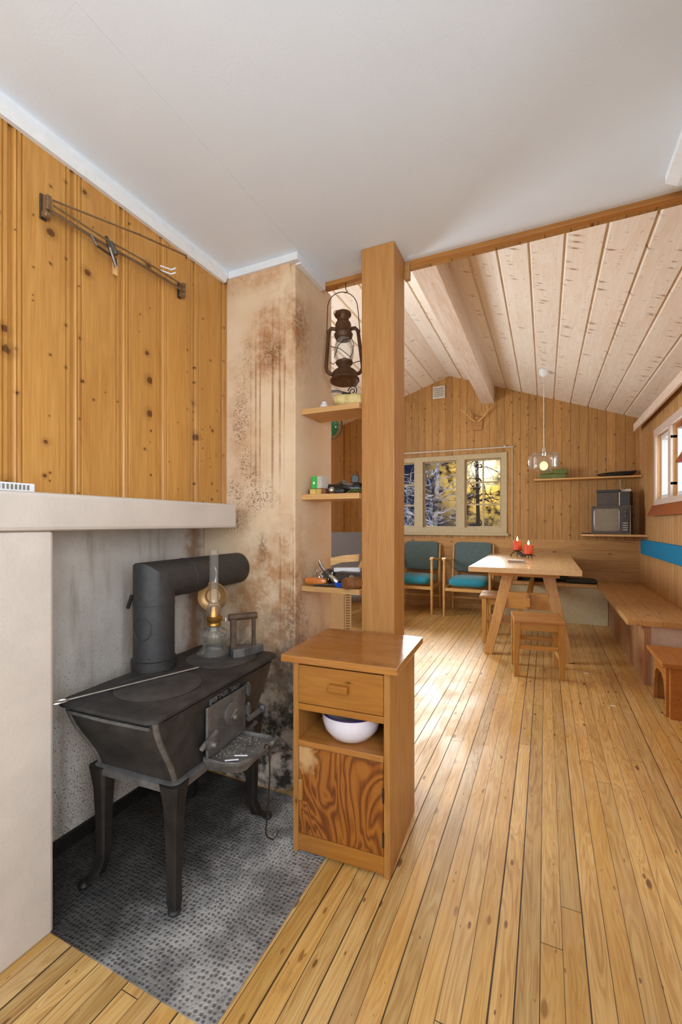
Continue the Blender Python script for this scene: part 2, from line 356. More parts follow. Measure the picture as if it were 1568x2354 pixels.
# dimpled hearth plate
k = N('hearth_plate'); v = k.obj(); x, y, z = k.sep(v)
wv = k.comb(k.math('ADD', x, k.math('MULTIPLY', k.noise(v, 4, 1), .03)), k.math('ADD', y, k.math('MULTIPLY', k.noise(k.vm('ADD', v, (3, 3, 3)), 4, 1), .03)), 0.)
vo = k.vor(wv, 72, rnd=.35); dm = k.mr(vo.outputs['Distance'], .2, .48, 1., 0.)
dust = k.mr(k.noise(v, 7, 5, .65), .35, .7, 0., 1.)
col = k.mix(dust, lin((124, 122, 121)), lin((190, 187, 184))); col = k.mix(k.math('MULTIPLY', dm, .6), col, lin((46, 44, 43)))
soot_shade = k.mr(k.math('ADD', x, k.math('MULTIPLY', k.math('SUBTRACT', k.noise(v, 8, 5, .6), .5), .3)), -1.20, -1.0, 1., 0.); col = k.mix(k.math('MULTIPLY', soot_shade, .85), col, lin((34, 30, 27)))  # soot plus the stove's shade, painted dark into the plate's wall side
crumb = k.mr(k.noise(v, 240, 2, .6), .70, .74, 0., 1.); col = k.mix(k.math('MULTIPLY', crumb, .7), col, lin((176, 166, 152)))
k.bsdf(col, .5, .25, k.bump(k.math('MULTIPLY', dm, -1.), .7, .003), .5); M['plate'] = k.m

def iron_mat(name, c, rough, rust=(70, 62, 57), rf=.45, metal=.5):
    k = N(name); v = k.obj(); col = k.ramp(k.noise(v, 16, 6, .7), [(.3, lin([q * .7 for q in c])), (.7, lin([q * 1.2 for q in c]))])
    col = k.mix(k.mr(k.noise(v, 5, 5, .65), .45, .75, 0., rf), col, lin(rust))
    k.bsdf(col, rough, metal, k.bump(k.noise(v, 150, 4, .7), .3, .003), .5); return k.m
M['iron'] = iron_mat('cast_iron', (62, 60, 59), .5)
M['iron_top'] = iron_mat('cast_iron_top', (60, 58, 57), .55, (104, 96, 90), .4)
M['hotplate'] = iron_mat('hotplate_iron', (84, 81, 79), .5, (116, 106, 96), .35)
M['iron_leg'] = iron_mat('cast_iron_leg', (46, 43, 41), .5)
M['iron_ash'] = iron_mat('ashy_iron', (112, 108, 104), .6, (80, 70, 62), .5, .3)
M['iron_light'] = iron_mat('worn_iron', (112, 109, 107), .45, (84, 78, 73), .35)
M['pipe'] = flat('stove_pipe_black', (62, 60, 60), .55, .3, var=.12, vs=40, bump=.1)
M['ash'] = flat('ash', (120, 112, 104), .9, var=.35, vs=120, bump=.8, bs=160)
M['rust'] = iron_mat('rusty_brown', (92, 62, 38), .5, (72, 40, 18), .7, .35)
M['wire'] = flat('dark_wire', (58, 46, 38), .45, .6)
M['steel'] = flat('steel', (190, 186, 180), .3, .9, var=.1)
M['rail_metal'] = flat('aged_rail', (138, 112, 82), .4, .6, var=.15)
M['chrome'] = flat('chrome', (216, 214, 210), .14, 1, var=.05)
M['darksteel'] = flat('dark_steel', (92, 84, 76), .38, .8)
M['brass'] = flat('old_brass', (176, 130, 66), .35, .85, var=.2, vs=20)
M['reflector'] = flat('reflector_brass', (172, 134, 88), .4, .55, var=.18, vs=14)
M['zinc'] = flat('pale_tin', (212, 208, 200), .45, .3, var=.06)
M['glass'] = glass('thin_glass', (.99, .99, .985), .45, 1.4, dust=.04)
M['lampglass'] = glass('lamp_glass', (.98, .975, .96), .5, 1.4, dust=.035)
M['pane'] = glass('window_glass', (.97, .98, .97), .6, 1.3)
M['enamel'] = flat('white_enamel', (232, 228, 240), .22, var=.02, coat=.5)
M['enamel_rim'] = flat('blue_enamel', (44, 36, 84), .25, var=.05)
M['paint_white'] = flat('white_paint', (224, 226, 228), .5, var=.03)
M['frame'] = flat('cream_frame', (184, 168, 132), .5, var=.05)
M['frame_pink'] = flat('pale_frame', (206, 188, 176), .5, var=.05)
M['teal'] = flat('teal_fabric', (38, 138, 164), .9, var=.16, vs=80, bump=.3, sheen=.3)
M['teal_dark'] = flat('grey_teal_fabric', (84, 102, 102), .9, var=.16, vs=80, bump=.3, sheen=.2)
M['blue_band'] = flat('blue_band_fabric', (0, 120, 164), .85, var=.06, vs=60, bump=.2)
M['grey_fab'] = flat('grey_fabric', (86, 78, 74), .95, var=.12, vs=120, bump=.3)
M['dk_fab'] = flat('dark_green_fabric', (52, 54, 40), .95, var=.15, vs=60, bump=.2)
M['black'] = flat('black_plastic', (36, 34, 34), .4, var=.2)
M['black_gloss'] = flat('black_foil', (40, 34, 32), .16, .3, var=.3, vs=18)
M['screen'] = flat('tube_screen', (112, 104, 92), .12, var=.04, coat=.6)
M['tv_case'] = flat('tv_brown_case', (96, 66, 46), .45, var=.12)
M['tv_front'] = flat('tv_front', (66, 56, 50), .4, var=.1)
M['silver'] = flat('silver_edge', (170, 160, 148), .35, .6)
M['green_box'] = flat('green_card', (60, 178, 76), .6, var=.04)
M['grey_card'] = flat('grey_card', (196, 184, 172), .7, var=.06)
M['white_spot'] = flat('white_spot', (228, 236, 214), .6, var=.02)
M['yellow'] = flat('yellow_foam', (204, 174, 92), .8, var=.12)
M['brownblock'] = flat('brown_block', (118, 72, 48), .6, var=.15)
M['lump'] = flat('pale_yellow_lump', (206, 182, 120), .6, var=.16, vs=25, bump=.5, bs=60)
M['orange_handle'] = flat('orange_varnish', (196, 112, 44), .25, var=.15, coat=.5)
M['blue_plastic'] = flat('blue_plastic', (14, 70, 178), .4, var=.08)
M['tin_dark'] = flat('dark_tin', (64, 54, 46), .45, .2, var=.15)
M['label'] = flat('faded_label', (140, 112, 86), .6, var=.25, vs=90)
M['paper'] = flat('white_paper', (222, 220, 222), .7, var=.04)
M['wood_round'] = flat('brown_turned_wood', (124, 80, 46), .4, var=.2)
M['dark_grip'] = flat('scorched_wood', (78, 58, 42), .6, var=.25)
M['green_wire'] = flat('green_wire', (96, 104, 48), .6, var=.2)
M['heater'] = flat('heater_cream', (206, 196, 182), .5, var=.02)
M['grille'] = flat('grille_shadow', (120, 112, 104), .6)
M['green_glass'] = None
k = N('green_glass'); k.bsdf(lin((20, 110, 84)), .08, 0, None, .7, .6); M['green_glass'] = k.m
def candle_mat():
    k = N('candle_wax'); v = k.obj(); x, y, z = k.sep(v)
    col = k.ramp(k.noise(k.comb(k.math('MULTIPLY', x, 40.), k.math('MULTIPLY', y, 40.), k.math('MULTIPLY', z, 6.)), 1., 3), [(.3, lin((196, 58, 30))), (.7, lin((228, 104, 56)))])
    b = k.bsdf(col, .5, 0, None, .4); b.inputs['Subsurface Weight'].default_value = .35; b.inputs['Subsurface Radius'].default_value = (.05, .02, .008); return k.m
M['wax'] = candle_mat()
k = N('flame'); e = k.n('ShaderNodeEmission'); e.inputs[0].default_value = (1, .62, .2, 1); e.inputs[1].default_value = 9; k.t.links.new(e.outputs[0], k.out.inputs[0]); M['flame'] = k.m
k = N('bulb_glow'); e = k.n('ShaderNodeEmission'); e.inputs[0].default_value = (1, .8, .45, 1); e.inputs[1].default_value = 1.1; k.t.links.new(e.outputs[0], k.out.inputs[0]); M['bulb'] = k.m
k = N('snowy_bark'); v = k.obj(); k.bsdf(k.ramp(k.noise(v, 9, 4), [(.35, lin((52, 58, 74))), (.65, lin((214, 224, 246)))]), .8); M['bark'] = k.m
M['bark_dark'] = flat('dark_bark', (52, 40, 30), .9, var=.3)
M['red_wood'] = flat('red_brown_wood', (150, 84, 46), .4, var=.12)

# ------------------------------------------------------------------ setting
XW, XA, XP0, XP1, YP, YPB = -1.453, -1.605, -1.453, -1.057, 1.77, 2.162
ZC = 2.445; XL, XR, YB = -2.93, 1.044, 6.40; XK = .470
struct('floor', MB().box(-3.1, 1.25, -1.8, 6.6, -.08, 0), M['floor'])
m = MB(); m.box(-1.75, -1.0186, -1.8, 2.05, ZC, ZC + .05); m.box(-1.0174, .65, -1.8, 2.05, ZC, ZC + .05); m.box(-1.1, -.95, -1.8, 2.05, ZC + .0012, ZC + .05)
struct('ceiling', m, M['ceiling'])

# living-room ceiling: two slopes of wide planks with V grooves, running along y
def slope(x0, x1, zf, gx):
    pts = []; xs = sorted(gx); pts.append((x0, zf(x0)))
    for g in xs:
        if x0 + .02 < g < x1 - .02:
            pts += [(g - .006, zf(g - .006)), (g - .003, zf(g) + .016), (g + .004, zf(g) + .016), (g + .016, zf(g + .016))]
    pts.append((x1, zf(x1))); m = MB()
    top = [(p[0], p[1] + .08) for p in reversed((pts[0], pts[-1]))]
    for i in range(len(pts) - 1):
        (a, b), (c, d) = pts[i], pts[i + 1]
        m.add([(a, 2.07, b), (c, 2.07, d), (c, 6.5, d), (a, 6.5, b)], [(0, 3, 2, 1)])
    m.add([(x0, 2.07, zf(x0) + .09), (x1, 2.07, zf(x1) + .09), (x1, 6.5, zf(x1) + .09), (x0, 6.5, zf(x0) + .09)], [(0, 1, 2, 3)])
    return m
XRG = -1.25; ZR = 3.32; SL = .366
gx = [.492 - .195 * i for i in range(-3, 20)]
struct('ceiling', slope(XRG, XR + .1, lambda x: ZR - SL * (x - XRG), gx), M['ceil_plank'])
struct('ceiling', slope(XL - .1, XRG, lambda x: ZR - .33 * (XRG - x), gx), M['ceil_plank'])

# kitchen wood wall: wide boards with beaded edges
m = MB(); prof = []
y = -1.8; edges = [.782 + .19 * i for i in range(-14, 6)]
pat = [(-.0255, 0), (-.0225, -.007), (-.0195, -.001), (-.010, -.001), (-.007, -.014), (.004, -.014), (.010, -.004), (.014, -.001), (.0175, -.008), (.021, -.001), (.028, -.001), (.0315, -.008), (.035, 0)]
prof = [(-1.8, 0)]
for e in edges:
    for dy, dx in pat:
        yy_ = e + dy
        if -1.79 < yy_ < 1.765: prof.append((yy_, dx))
prof.append((1.77, 0))
for i in range(len(prof) - 1):
    (a, b), (c, d) = prof[i], prof[i + 1]
    m.add([(XW + b, a, 1.27), (XW + d, c, 1.27), (XW + d, c, ZC), (XW + b, a, ZC)], [(0, 1, 2, 3)])
m.box(XW - .1, XW - .02, -1.8, 1.77, 1.27, ZC)
struct('wall_left', m, M['wall_pine'])
struct('wall_alcove', MB().box(XA - .12, XA, -1.8, 2.05, 0, 1.30), M['alcove'])
def holes(axis, p0, p1, a0, a1, z0, z1, hs):
    m = MB(); A = sorted({a0, a1, *[h[0] for h in hs], *[h[1] for h in hs]}); Zs = sorted({z0, z1, *[h[2] for h in hs], *[h[3] for h in hs]})
    for i in range(len(A) - 1):
        for j in range(len(Zs) - 1):
            ca, cz = (A[i] + A[i + 1]) / 2, (Zs[j] + Zs[j + 1]) / 2
            if any(h[0] < ca < h[1] and h[2] < cz < h[3] for h in hs): continue
            if axis == 'Y': m.box(A[i], A[i + 1], p0, p1, Zs[j], Zs[j + 1])
            else: m.box(p0, p1, A[i], A[i + 1], Zs[j], Zs[j + 1])
    return m
KW = (-1.15, .2, 1.0, 2.05)      # kitchen window behind the viewpoint
struct('wall_rear', holes('Y', -1.86, -1.74, -1.75, .65, 0, ZC, [KW]), M['white_wall'])
KR = (-1.15, .30, 1.02, 1.95)      # kitchen window beside the viewpoint
struct('wall_right', holes('X', XK, XK + .12, -1.8, 2.0, 0, ZC, [KR]), M['white_wall'])
BW = [(-2.25, -1.76, 1.145, 2.095), (-1.625, -1.150, 1.145, 2.095), (-1.025, -.55, 1.145, 2.095)]
struct('wall_back', holes('Y', YB, YB + .12, XL - .1, XR + .1, .97, 3.45, BW), M['living_pine'])
struct('wall_back_lower', MB().box(XL - .1, XR + .1, YB - .014, YB + .12, 0, .985), M['wainscot'])
RW = [(4.93, 5.44, 1.44, 2.09), (4.32, 4.84, 1.44, 2.09)]
struct('wall_window_side', holes('X', XR, XR + .12, 1.9, 6.5, 0, 2.56, RW), M['living_pine_side'])
LW = (2.6, 4.4, .95, 2.15)     # added opening, unseen behind the chimney, lets fill light into the living room
struct('wall_far_left', holes('X', XL - .12, XL, 2.05, 6.5, 0, 2.80, [LW]), M['living_pine_side'])
struct('wall_partition', MB().box(XL, XA - .004, 2.05, YPB - .01, 0, 3.1), M['living_pine'])
struct('wall_gable', MB().box(XL, XR + .1, 2.075, 2.12, ZC + .0, 3.5), M['living_pine'])
struct('wall_gable_side', MB().box(XK + .025, XR + .1, 2.0, 2.075, 0, ZC), M['living_pine'])

# trims
def crown(p0, p1, out, name, hgt=.05, th=.018):
    p0, p1, out = Vector(p0), Vector(p1), Vector(out); m = MB()
    sec = [(0, 0), (th, 0), (th, -hgt * .55), (th * .55, -hgt), (0, -hgt)]
    m.loft([[tuple(p + out * a + Vector((0, 0, b))) for a, b in sec] for p in (p0, p1)])
    return struct(name, m, M['paint_white'])
crown((XW, -1.7, ZC), (XW, 1.74, ZC), (1, 0, 0), 'trim_1', .052, .03)
struct('trim_2', MB().box(XW + .03, XP1 + .030, YP - .030, YP, ZC - .036, ZC), M['paint_white'], bevel=.003)
struct('trim_3', MB().box(XP1, XP1 + .030, YP, 2.028, ZC - .042, ZC), M['paint_white'], bevel=.003)
crown((XK, -1.7, ZC), (XK, 1.925, ZC), (-1, 0, 0), 'trim_4', .045, .078)
m2 = MB().box(-1.057, XR, 2.030, 2.062, 2.424, 2.452)
tag(obj('ceiling_edge_board', m2, M['trim_pine'], bevel=.003), 'long narrow pine board along the edge of the white ceiling', 'board')
struct('trim_5', MB().box(-.412, -.398, YB - .012, YB, .985, 2.25), M['frame'])
# ridge beam
tag(obj('ridge_beam', MB().box(-.80, -.635, 2.12, YB, 2.86, 3.16), M['beam_white'], bevel=.004), 'whitewashed ridge beam under the sloping plank ceiling', 'beam')
# baseboards
struct('baseboard_left', MB().box(XA, XA + .014, .82, 1.77, 0, .055), M['iron_leg'])

# windows back
def casement(name, x0, x1, z0, z1, y, rows=0, cols=0, mat=M['frame']):
    m = MB(); t = .03
    m.box(x0 - t, x1 + t, y, y + .05, z1, z1 + t); m.box(x0 - t, x1 + t, y, y + .05, z0 - t, z0)
    m.box(x0 - t, x0, y, y + .05, z0, z1); m.box(x1, x1 + t, y, y + .05, z0, z1)
    w = struct(name, m, mat, bevel=.003)
    mm = MB()
    for i in range(1, cols): xx = x0 + (x1 - x0) * i / cols; mm.box(xx - .011, xx + .011, y + .015, y + .04, z0, z1)
    for i in range(1, rows): zz = z0 + (z1 - z0) * i / rows; mm.box(x0, x1, y + .013, y + .042, zz - .011, zz + .011)
    if rows: obj('muntins', mm, M['frame'], w)
    obj('pane', MB().box(x0 - .005, x1 + .005, y + .026, y + .030, z0 - .005, z1 + .005), M['pane'], w)
    return w
for i, (h, rc) in enumerate(zip(BW, ((3, 2), (0, 0), (3, 2)))):
    casement('window_%d' % (i + 1), h[0] + .012, h[1] - .012, h[2] + .012, h[3] - .012, YB + .02, *rc)
m = MB(); F0 = YB - .022
for a, b in ((-2.34, -2.255), (-1.755, -1.63), (-1.145, -1.03), (-.545, -.47)): m.box(a, b, F0, YB, 1.06, 2.17)
m.box(-2.34, -.47, F0 - .001, YB, 2.10, 2.17); m.box(-2.34, -.47, F0 - .001, YB, 1.06, 1.14)
struct('trim_6', m, M['frame'], bevel=.003)
struct('trim_7', MB().box(-2.36, -.45, YB - .05, YB, 1.03, 1.06), M['frame'])
# windows right
for i, h in enumerate(RW):
    m = MB(); a, b, z0, z1 = h; t = .045; X0 = XR + .03
    m.box(X0, X0 + .05, a, b, z1 - t, z1); m.box(X0, X0 + .05, a, b, z0, z0 + t); m.box(X0, X0 + .05, a, a + t * .7, z0 + t, z1 - t); m.box(X0, X0 + .05, b - t * .7, b, z0 + t, z1 - t)
    w = struct('window_%d' % (i + 4), m, M['paint_white'], bevel=.003)
    obj('pane', MB().box(X0 + .022, X0 + .026, a + .02, b - .02, z0 + .03, z1 - .03), M['pane'], w)
    for zz in (1.56, 1.98):
        obj('hinge', MB().box(XR - .018, XR + .04, a - .012 if i == 0 else b, a if i == 0 else b + .012, zz - .012, zz + .012), M['darksteel'], w)
m = MB(); X0 = XR - .02
m.box(X0, XR, 4.25, 5.51, 2.09, 2.165); m.box(X0, XR, 4.25, 5.51, 1.385, 1.44); m.box(X0, XR, 5.44, 5.51, 1.44, 2.09); m.box(X0, XR, 4.84, 4.93, 1.44, 2.09); m.box(X0, XR, 4.25, 4.32, 1.44, 2.09)
struct('trim_8', m, M['frame_pink'], bevel=.003)
m = MB().prism([(XR, 1.385), (XR - .025, 1.385), (XR - .075, 1.275), (XR, 1.275)], 4.2, 5.56, 'XZ')
struct('trim_9', m, M['red_wood'], bevel=.004)
for nm, h, ax in (('window_6', KW, 'Y'), ('window_7', KR, 'X'), ('window_8', LW, 'L')):  # the last frame belongs to the added left opening
    m = MB(); a, b, z0, z1 = h; mid = (a + b) / 2
    for p in ((a, a + .05, z0, z1), (b - .05, b, z0, z1), (mid - .03, mid + .03, z0, z1), (a, b, z0, z0 + .05), (a, b, z1 - .05, z1)):
        if ax == 'Y': m.box(p[0], p[1], -1.82, -1.78, p[2], p[3])
        else:
            q = XK + .04 if ax == 'X' else XL - .08
            m.box(q, q + .04, p[0], p[1], p[2], p[3])
    struct(nm, m, M['paint_white'])

# ------------------------------------------------------------------ chimney, post, mantel
ch = thing('chimney', 'stained plaster chimney pier between stove alcove and wooden post', 'chimney', (0, 0, 0))
obj('shaft', MB().box(XA, XP1, YP, YPB, 0, ZC), M['stained'], ch, bevel=.008)
m = MB(); m.puff(-1.48, -1.01, 1.665, 1.80, -.03, .16); obj('foot', m, M['stained'], ch, smooth=True)
m = MB(); m.prism([(YP - .012, 2.40), (YP + .01, 2.33), (YP + .01, 2.43), (YP - .03, 2.43)], XW + .01, XP1 - .02, 'YZ')
obj('header_strip', m, M['stained'], ch)
PX0, PX1, PY0, PY1 = -.757, -.602, 1.855, 2.012
tag(obj('wooden_post', MB().box(PX0, PX1, PY0, PY1, 0, ZC), M['post'], bevel=.004), 'thick square pine post rising from behind the bedside cabinet', 'post')
tag(obj('post_bracket', MB().box(-.602, -.576, 2.0, 2.029, 2.345, 2.424), M['stool_top'], bevel=.004), 'small dark pine block beside the top of the square post', 'block')
tag(obj('masonry_column', MB().box(XA, -1.31, -.4, .82, 0, 1.177), M['white'], bevel=.01), 'white plastered column at the left of the hearth', 'column')
tag(obj('mantel_beam', MB().box(XA + .01, -1.300, -.4, 1.655, 1.178, 1.289), M['white'], bevel=.012), 'white plastered mantel beam across the stove alcove', 'mantel')
t = thing('air_vent', 'small white grilled vent on the left end of the mantel beam', 'vent', (-1.36, .72, 1.289))
obj('frame', MB().box(-.03, .03, -.12, .058, .0, .024), M['paint_white'], t, bevel=.002)
m = MB()
for i in range(14): m.box(.0302, .032, -.10 + i * .0105, -.095 + i * .0105, .005, .019)
obj('grille', m, M['grille'], t)

# ------------------------------------------------------------------ clothes airer on the wood wall
t = thing('clothes_airer', 'wall-mounted clothes airer with folded thin rails on the pine wall', 'clothes airer', (XW, 0, 0))
def airbr(y, z0, z1):
    m = MB(); m.box(0, .008, y - .010, y + .010, z0, z1); obj('wall_plate', m, M['darksteel'], t, bevel=.002)
    m = MB(); m.box(.008, .034, y - .006, y + .010, z0 + .025, z1 - .008); m.lathe([(.013, -.010), (.013, .010)], 16, (.022, y, z0 + .012), 'Y'); obj('bracket', m, M['rail_metal'], t, bevel=.003)
airbr(.872, 2.165, 2.245); airbr(1.447, 2.182, 2.252)
for i, (dx, zz) in enumerate(((.032, 2.196), (.045, 2.207), (.04, 2.186))):
    obj('rail', MB().tube([(dx, .88, zz - .004), (dx + .012, 1.05, zz - .012), (dx + .012, 1.2, zz), (dx, 1.44, zz + .014)], .0032, 6), M['rail_metal'], t)
obj('rail', MB().tube([(.04, .88, 2.222), (.10, 1.16, 2.262), (.115, 1.375, 2.30), (.095, 1.395, 2.305)], .0035, 6), M['rail_metal'], t)
for dz in (0, .018):
    obj('rail_tip', MB().tube([(.05, 1.30, 2.217 + dz), (.062, 1.345, 2.222 + dz), (.082, 1.35, 2.226 + dz)], .003, 6), M['paint_white'], t)
m = MB(); m.tube([(.05, 1.06, 2.21), (.062, 1.065, 2.17), (.06, 1.09, 2.12), (.05, 1.095, 2.15)], .006, 6); m.tube([(.05, 1.0, 2.185), (.055, 1.02, 2.155), (.055, 1.08, 2.15)], .004, 6); m.tube([(.05, 1.075, 2.20), (.06, 1.09, 2.16)], .01, 6)
obj('tied_cord', m, M['darksteel'], t)
m = MB(); m.box(.03, .034, 1.10, 1.118, 2.105, 2.165); obj('tape_end', m, M['offcut'], t)

# ------------------------------------------------------------------ hearth plate and stove
m = MB(); m.box(XA + .014, -.712, .812, 1.66, .0, .004)
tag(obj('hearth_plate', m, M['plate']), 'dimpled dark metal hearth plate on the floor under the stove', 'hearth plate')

st = thing('wood_stove', 'black cast-iron wood stove on four legs in the alcove', 'stove', (-1.198, 1.222, 0.004), R(3.3))
# local: x width (plate +-.195), y length (+-.352)
def ring(hx, hy, z, r, cy=0, n=5):
    pts = []
    for sx, sy, a0 in ((1, 1, 0), (-1, 1, 90), (-1, -1, 180), (1, -1, 270)):
        for i in range(n + 1):
            a = R(a0 + 90 * i / n); pts.append((sx * (hx - r) + r * math.cos(a), cy + sy * (hy - r) + r * math.sin(a), z))
    return pts
rg = []
for i in range(13):
    u = i / 12; z = .385 + .245 * u; s_ = .5 - .5 * math.cos(PI * u)
    f = .35 * u + .65 * s_
    rg.append(ring(.160 + .022 * f, .225 + .105 * f, z, .03))
obj('body', MB().loft(rg), M['iron'], st, smooth=True)
m = MB(); m.loft([ring(.168, .235, .372, .03), ring(.178, .245, .378, .03), ring(.178, .245, .398, .03), ring(.166, .232, .406, .03)]); obj('base_rim', m, M['iron_light'], st, smooth=True)
m = MB(); m.loft([ring(.183, .338, .628, .03), ring(.196, .352, .634, .035), ring(.196, .352, .643, .035), ring(.190, .346, .648, .035)]); tp = obj('top_plate', m, M['iron_top'], st, smooth=True)
for cy, cx in ((-.13, .005), (.205, .01)):
    m = MB(); m.lathe([(.138, .6465), (.138, .6495), (.134, .6505), (.02, .6510)], 48, (cx, cy, 0)); o = obj('hotplate', m, M['hotplate'], tp, smooth=True)
    obj('hotplate_gap', MB().lathe([(.138, .646), (.1415, .646), (.1415, .6488), (.138, .6488)], 48, (cx, cy, 0), closed=True), M['black'], tp, smooth=True)
# corner ribs
for sx in (-1, 1):
    pts = []
    for i in range(13):
        u = i / 12; s_ = .5 - .5 * math.cos(PI * u); f = .35 * u + .65 * s_
        pts.append((sx * (.160 + .022 * f - .006), -(.225 + .105 * f) + .008, .385 + .245 * u))
    obj('corner_rib', MB().tube(pts, .009, 8), M['iron_light'], st, smooth=True)
obj('end_moulding', MB().tube([(-.165, -.331, .612), (0, -.336, .612), (.165, -.331, .612)], .005, 6), M['iron_light'], st, smooth=True)
obj('side_moulding', MB().tube([(.1855, -.30, .622), (.1855, .30, .622)], .004, 6), M['iron'], st, smooth=True)
for sx in (-1, 1):
    for sy in (-1, 1):
        x, y = sx * .148, sy * .215; kick = .05 if sy > 0 else (.045 if sx < 0 else .012)
        pts = [(x, y, .40), (x, y, .33), (x * 1.0, y, .22), (x * 1.0, y + sy * .0, .09), (x + sx * kick * .3, y + sy * kick * .25, .04), (x + sx * kick * .9, y + sy * kick * .9, .012)]
        rs = [.036, .026, .021, .018, .019, .014]
        rings = []
        for p, r_ in zip(pts, rs):
            rings.append([(p[0] + r_ * a, p[1] + r_ * b, p[2]) for a, b in ((-1, -.7), (-.7, -1), (.7, -1), (1, -.7), (1, .7), (.7, 1), (-.7, 1), (-1, .7))])
        m = MB().loft(list(reversed(rings)))
        m.ball((pts[-1][0], pts[-1][1], .013), .02, .02, .013, 12, 6)
        obj('leg', m, M['iron_leg'], st, smooth=True)
# fire door on the +x side
XD = .190
dr = obj('fire_door', MB().box(XD - .006, XD + .004, -.115, .105, .425, .592), M['iron_light'], st, bevel=.004)
m = MB(); m.lathe([(.042, 0), (.042, .006), (.036, .009), (.012, .009)], 24, (XD + .004, .015, .525), 'X'); obj('draught_disc', m, M['iron_light'], dr, smooth=True)
m = MB(); m.tube([(XD + .012, .0, .515), (XD + .016, .03, .535)], .005, 8); m.ball((XD + .014, .02, .512), .012, seg=10, rings=6); obj('draught_knob', m, M['iron_light'], dr, smooth=True)
m = MB(); m.tube([(XD + .008, -.075, .50), (XD + .012, -.10, .497), (XD + .010, -.135, .485), (XD, -.14, .47)], .009, 8); m.lathe([(.022, 0), (.022, .014), (.012, .018), (.008, .03)], 16, (XD + .006, -.108, .475), 'X'); obj('door_latch', m, M['iron_light'], dr, smooth=True)
for zz in (.575, .500):
    m = MB(); m.box(XD - .010, XD + .010, .108, .13, zz - .018, zz + .018); m.tube([(XD + .006, .118, zz - .026), (XD + .006, .118, zz + .026)], .006, 8); obj('hinge', m, M['iron_light'], dr, bevel=.002)
m = MB(); m.tube([(XD + .004, .12, .462), (XD + .006, .21, .464)], .011, 8); m.ball((XD + .006, .215, .466), .016, seg=10, rings=6); obj('hinge_arm', m, M['iron_light'], st, smooth=True)
# ash tray lip
def tray(z, o):
    return [(XD - .02, -.108, z), (XD + .06, -.108 - o, z), (XD + .11, -.09 - o, z), (XD + .13, -.05, z), (XD + .135 + o, .05, z), (XD + .135 + o, .085, z), (XD + .11, .10 + o, z), (XD - .02, .10, z)]
m = MB(); m.loft([[(a * .82 + .03, b * .8, z) for a, b, z in tray(.372, -.01)], tray(.412, .0), tray(.424, .006), tray(.427, .002), [(a * .96 + .006, b * .92, z - .006) for a, b, z in tray(.424, 0)]])
tr = obj('ash_tray', m, M['iron_ash'], st, bevel=.003)
m = MB()
for i in range(120):
    x_, y_ = XD + random.uniform(.0, .11), random.uniform(-.085, .085); s_ = random.uniform(.0012, .004)
    m.M = Matrix.Translation((x_, y_, .419 + s_ * .4)) @ Matrix.Rotation(random.uniform(0, 6), 4, 'Z'); m.box(-s_, s_, -s_ * .7, s_ * .7, -s_ * .4, s_ * .6)
ca = obj('cinders', m, M['ash'], tr); ca['kind'] = 'stuff'
m = MB(); m.tube([(XD + .135, .06, .42), (XD + .142, .062, .425), (XD + .144, .09, .43), (XD + .134, .10, .425)], .008, 8); obj('tray_lug', m, M['iron_light'], tr, smooth=True)
# raised maker's lettering
cu = bpy.data.curves.new('maker_lettering', 'FONT'); cu.body = 'J\u00d8TUL 507'; cu.size = .036; cu.extrude = .004; cu.align_x = 'CENTER'
tx = bpy.data.objects.new('maker_lettering', cu); C.objects.link(tx); cu.materials.append(M['iron_light'])
bpy.context.view_layer.update()
me = bpy.data.meshes.new_from_object(tx); bpy.data.objects.remove(tx)
tx = bpy.data.objects.new('maker_lettering', me); C.objects.link(tx); tx.parent = st
tx.location = (.1862, -.01, .598); tx.rotation_euler = (R(88), 0, R(90)); tx.scale = (1, .62, 1)

# loose things on and around the stove
SZ = .6535
for i, (dx, dy, a) in enumerate(((-.925, 1.15, 35), (-.915, 1.185, 25))):
    tag(place(obj('burnt_match', MB().box(-.022, .022, -.0016, .0016, 0, .003), M['paper']), (dx, dy, .4285), R(a)), 'pale matchstick on the ash tray, nearer the %s' % ('viewer' if i == 0 else 'fire door hinges'), 'matchstick', 'matchsticks on the ash tray')
pk = MB(); pk.tube([(0, .02, .004), (0, .425, .004)], .0032, 8)
lp = [(.012 * math.sin(a), -.005 - .022 + .025 * math.cos(a), .004) for a in [2 * PI * i / 14 for i in range(15)]]; pk.tube(lp + [(0, .02, .004)], .0032, 6)
pk = place(obj('poker', pk, M['steel'], smooth=True), (-1.325, .875, SZ + .002), R(-20)); tag(pk, 'thin steel poker with looped end lying across the stove top', 'poker')
tag(place(obj('lid_lifter', MB().box(-.011, .011, 0, .16, 0, .007), M['iron'], bevel=.002), (-1.30, .985, SZ + .0), R(-15)), 'flat dark iron bar on stove top behind the poker', 'iron bar')
m = MB(); m.tube([(0, -.012, .012), (-.004, 0, .018), (.004, .012, .012), (.006, .012, -.1), (0, -.004, -.28), (.002, .004, -.30), (.012, .022, -.318), (.02, .038, -.31), (.02, .042, -.295)], .0028, 6)
tag(place(obj('wire_hook', m, M['wire'], smooth=True), (-.864, 1.258, .425), 0), 'thin wire hook hanging from the corner of the ash tray', 'hook')

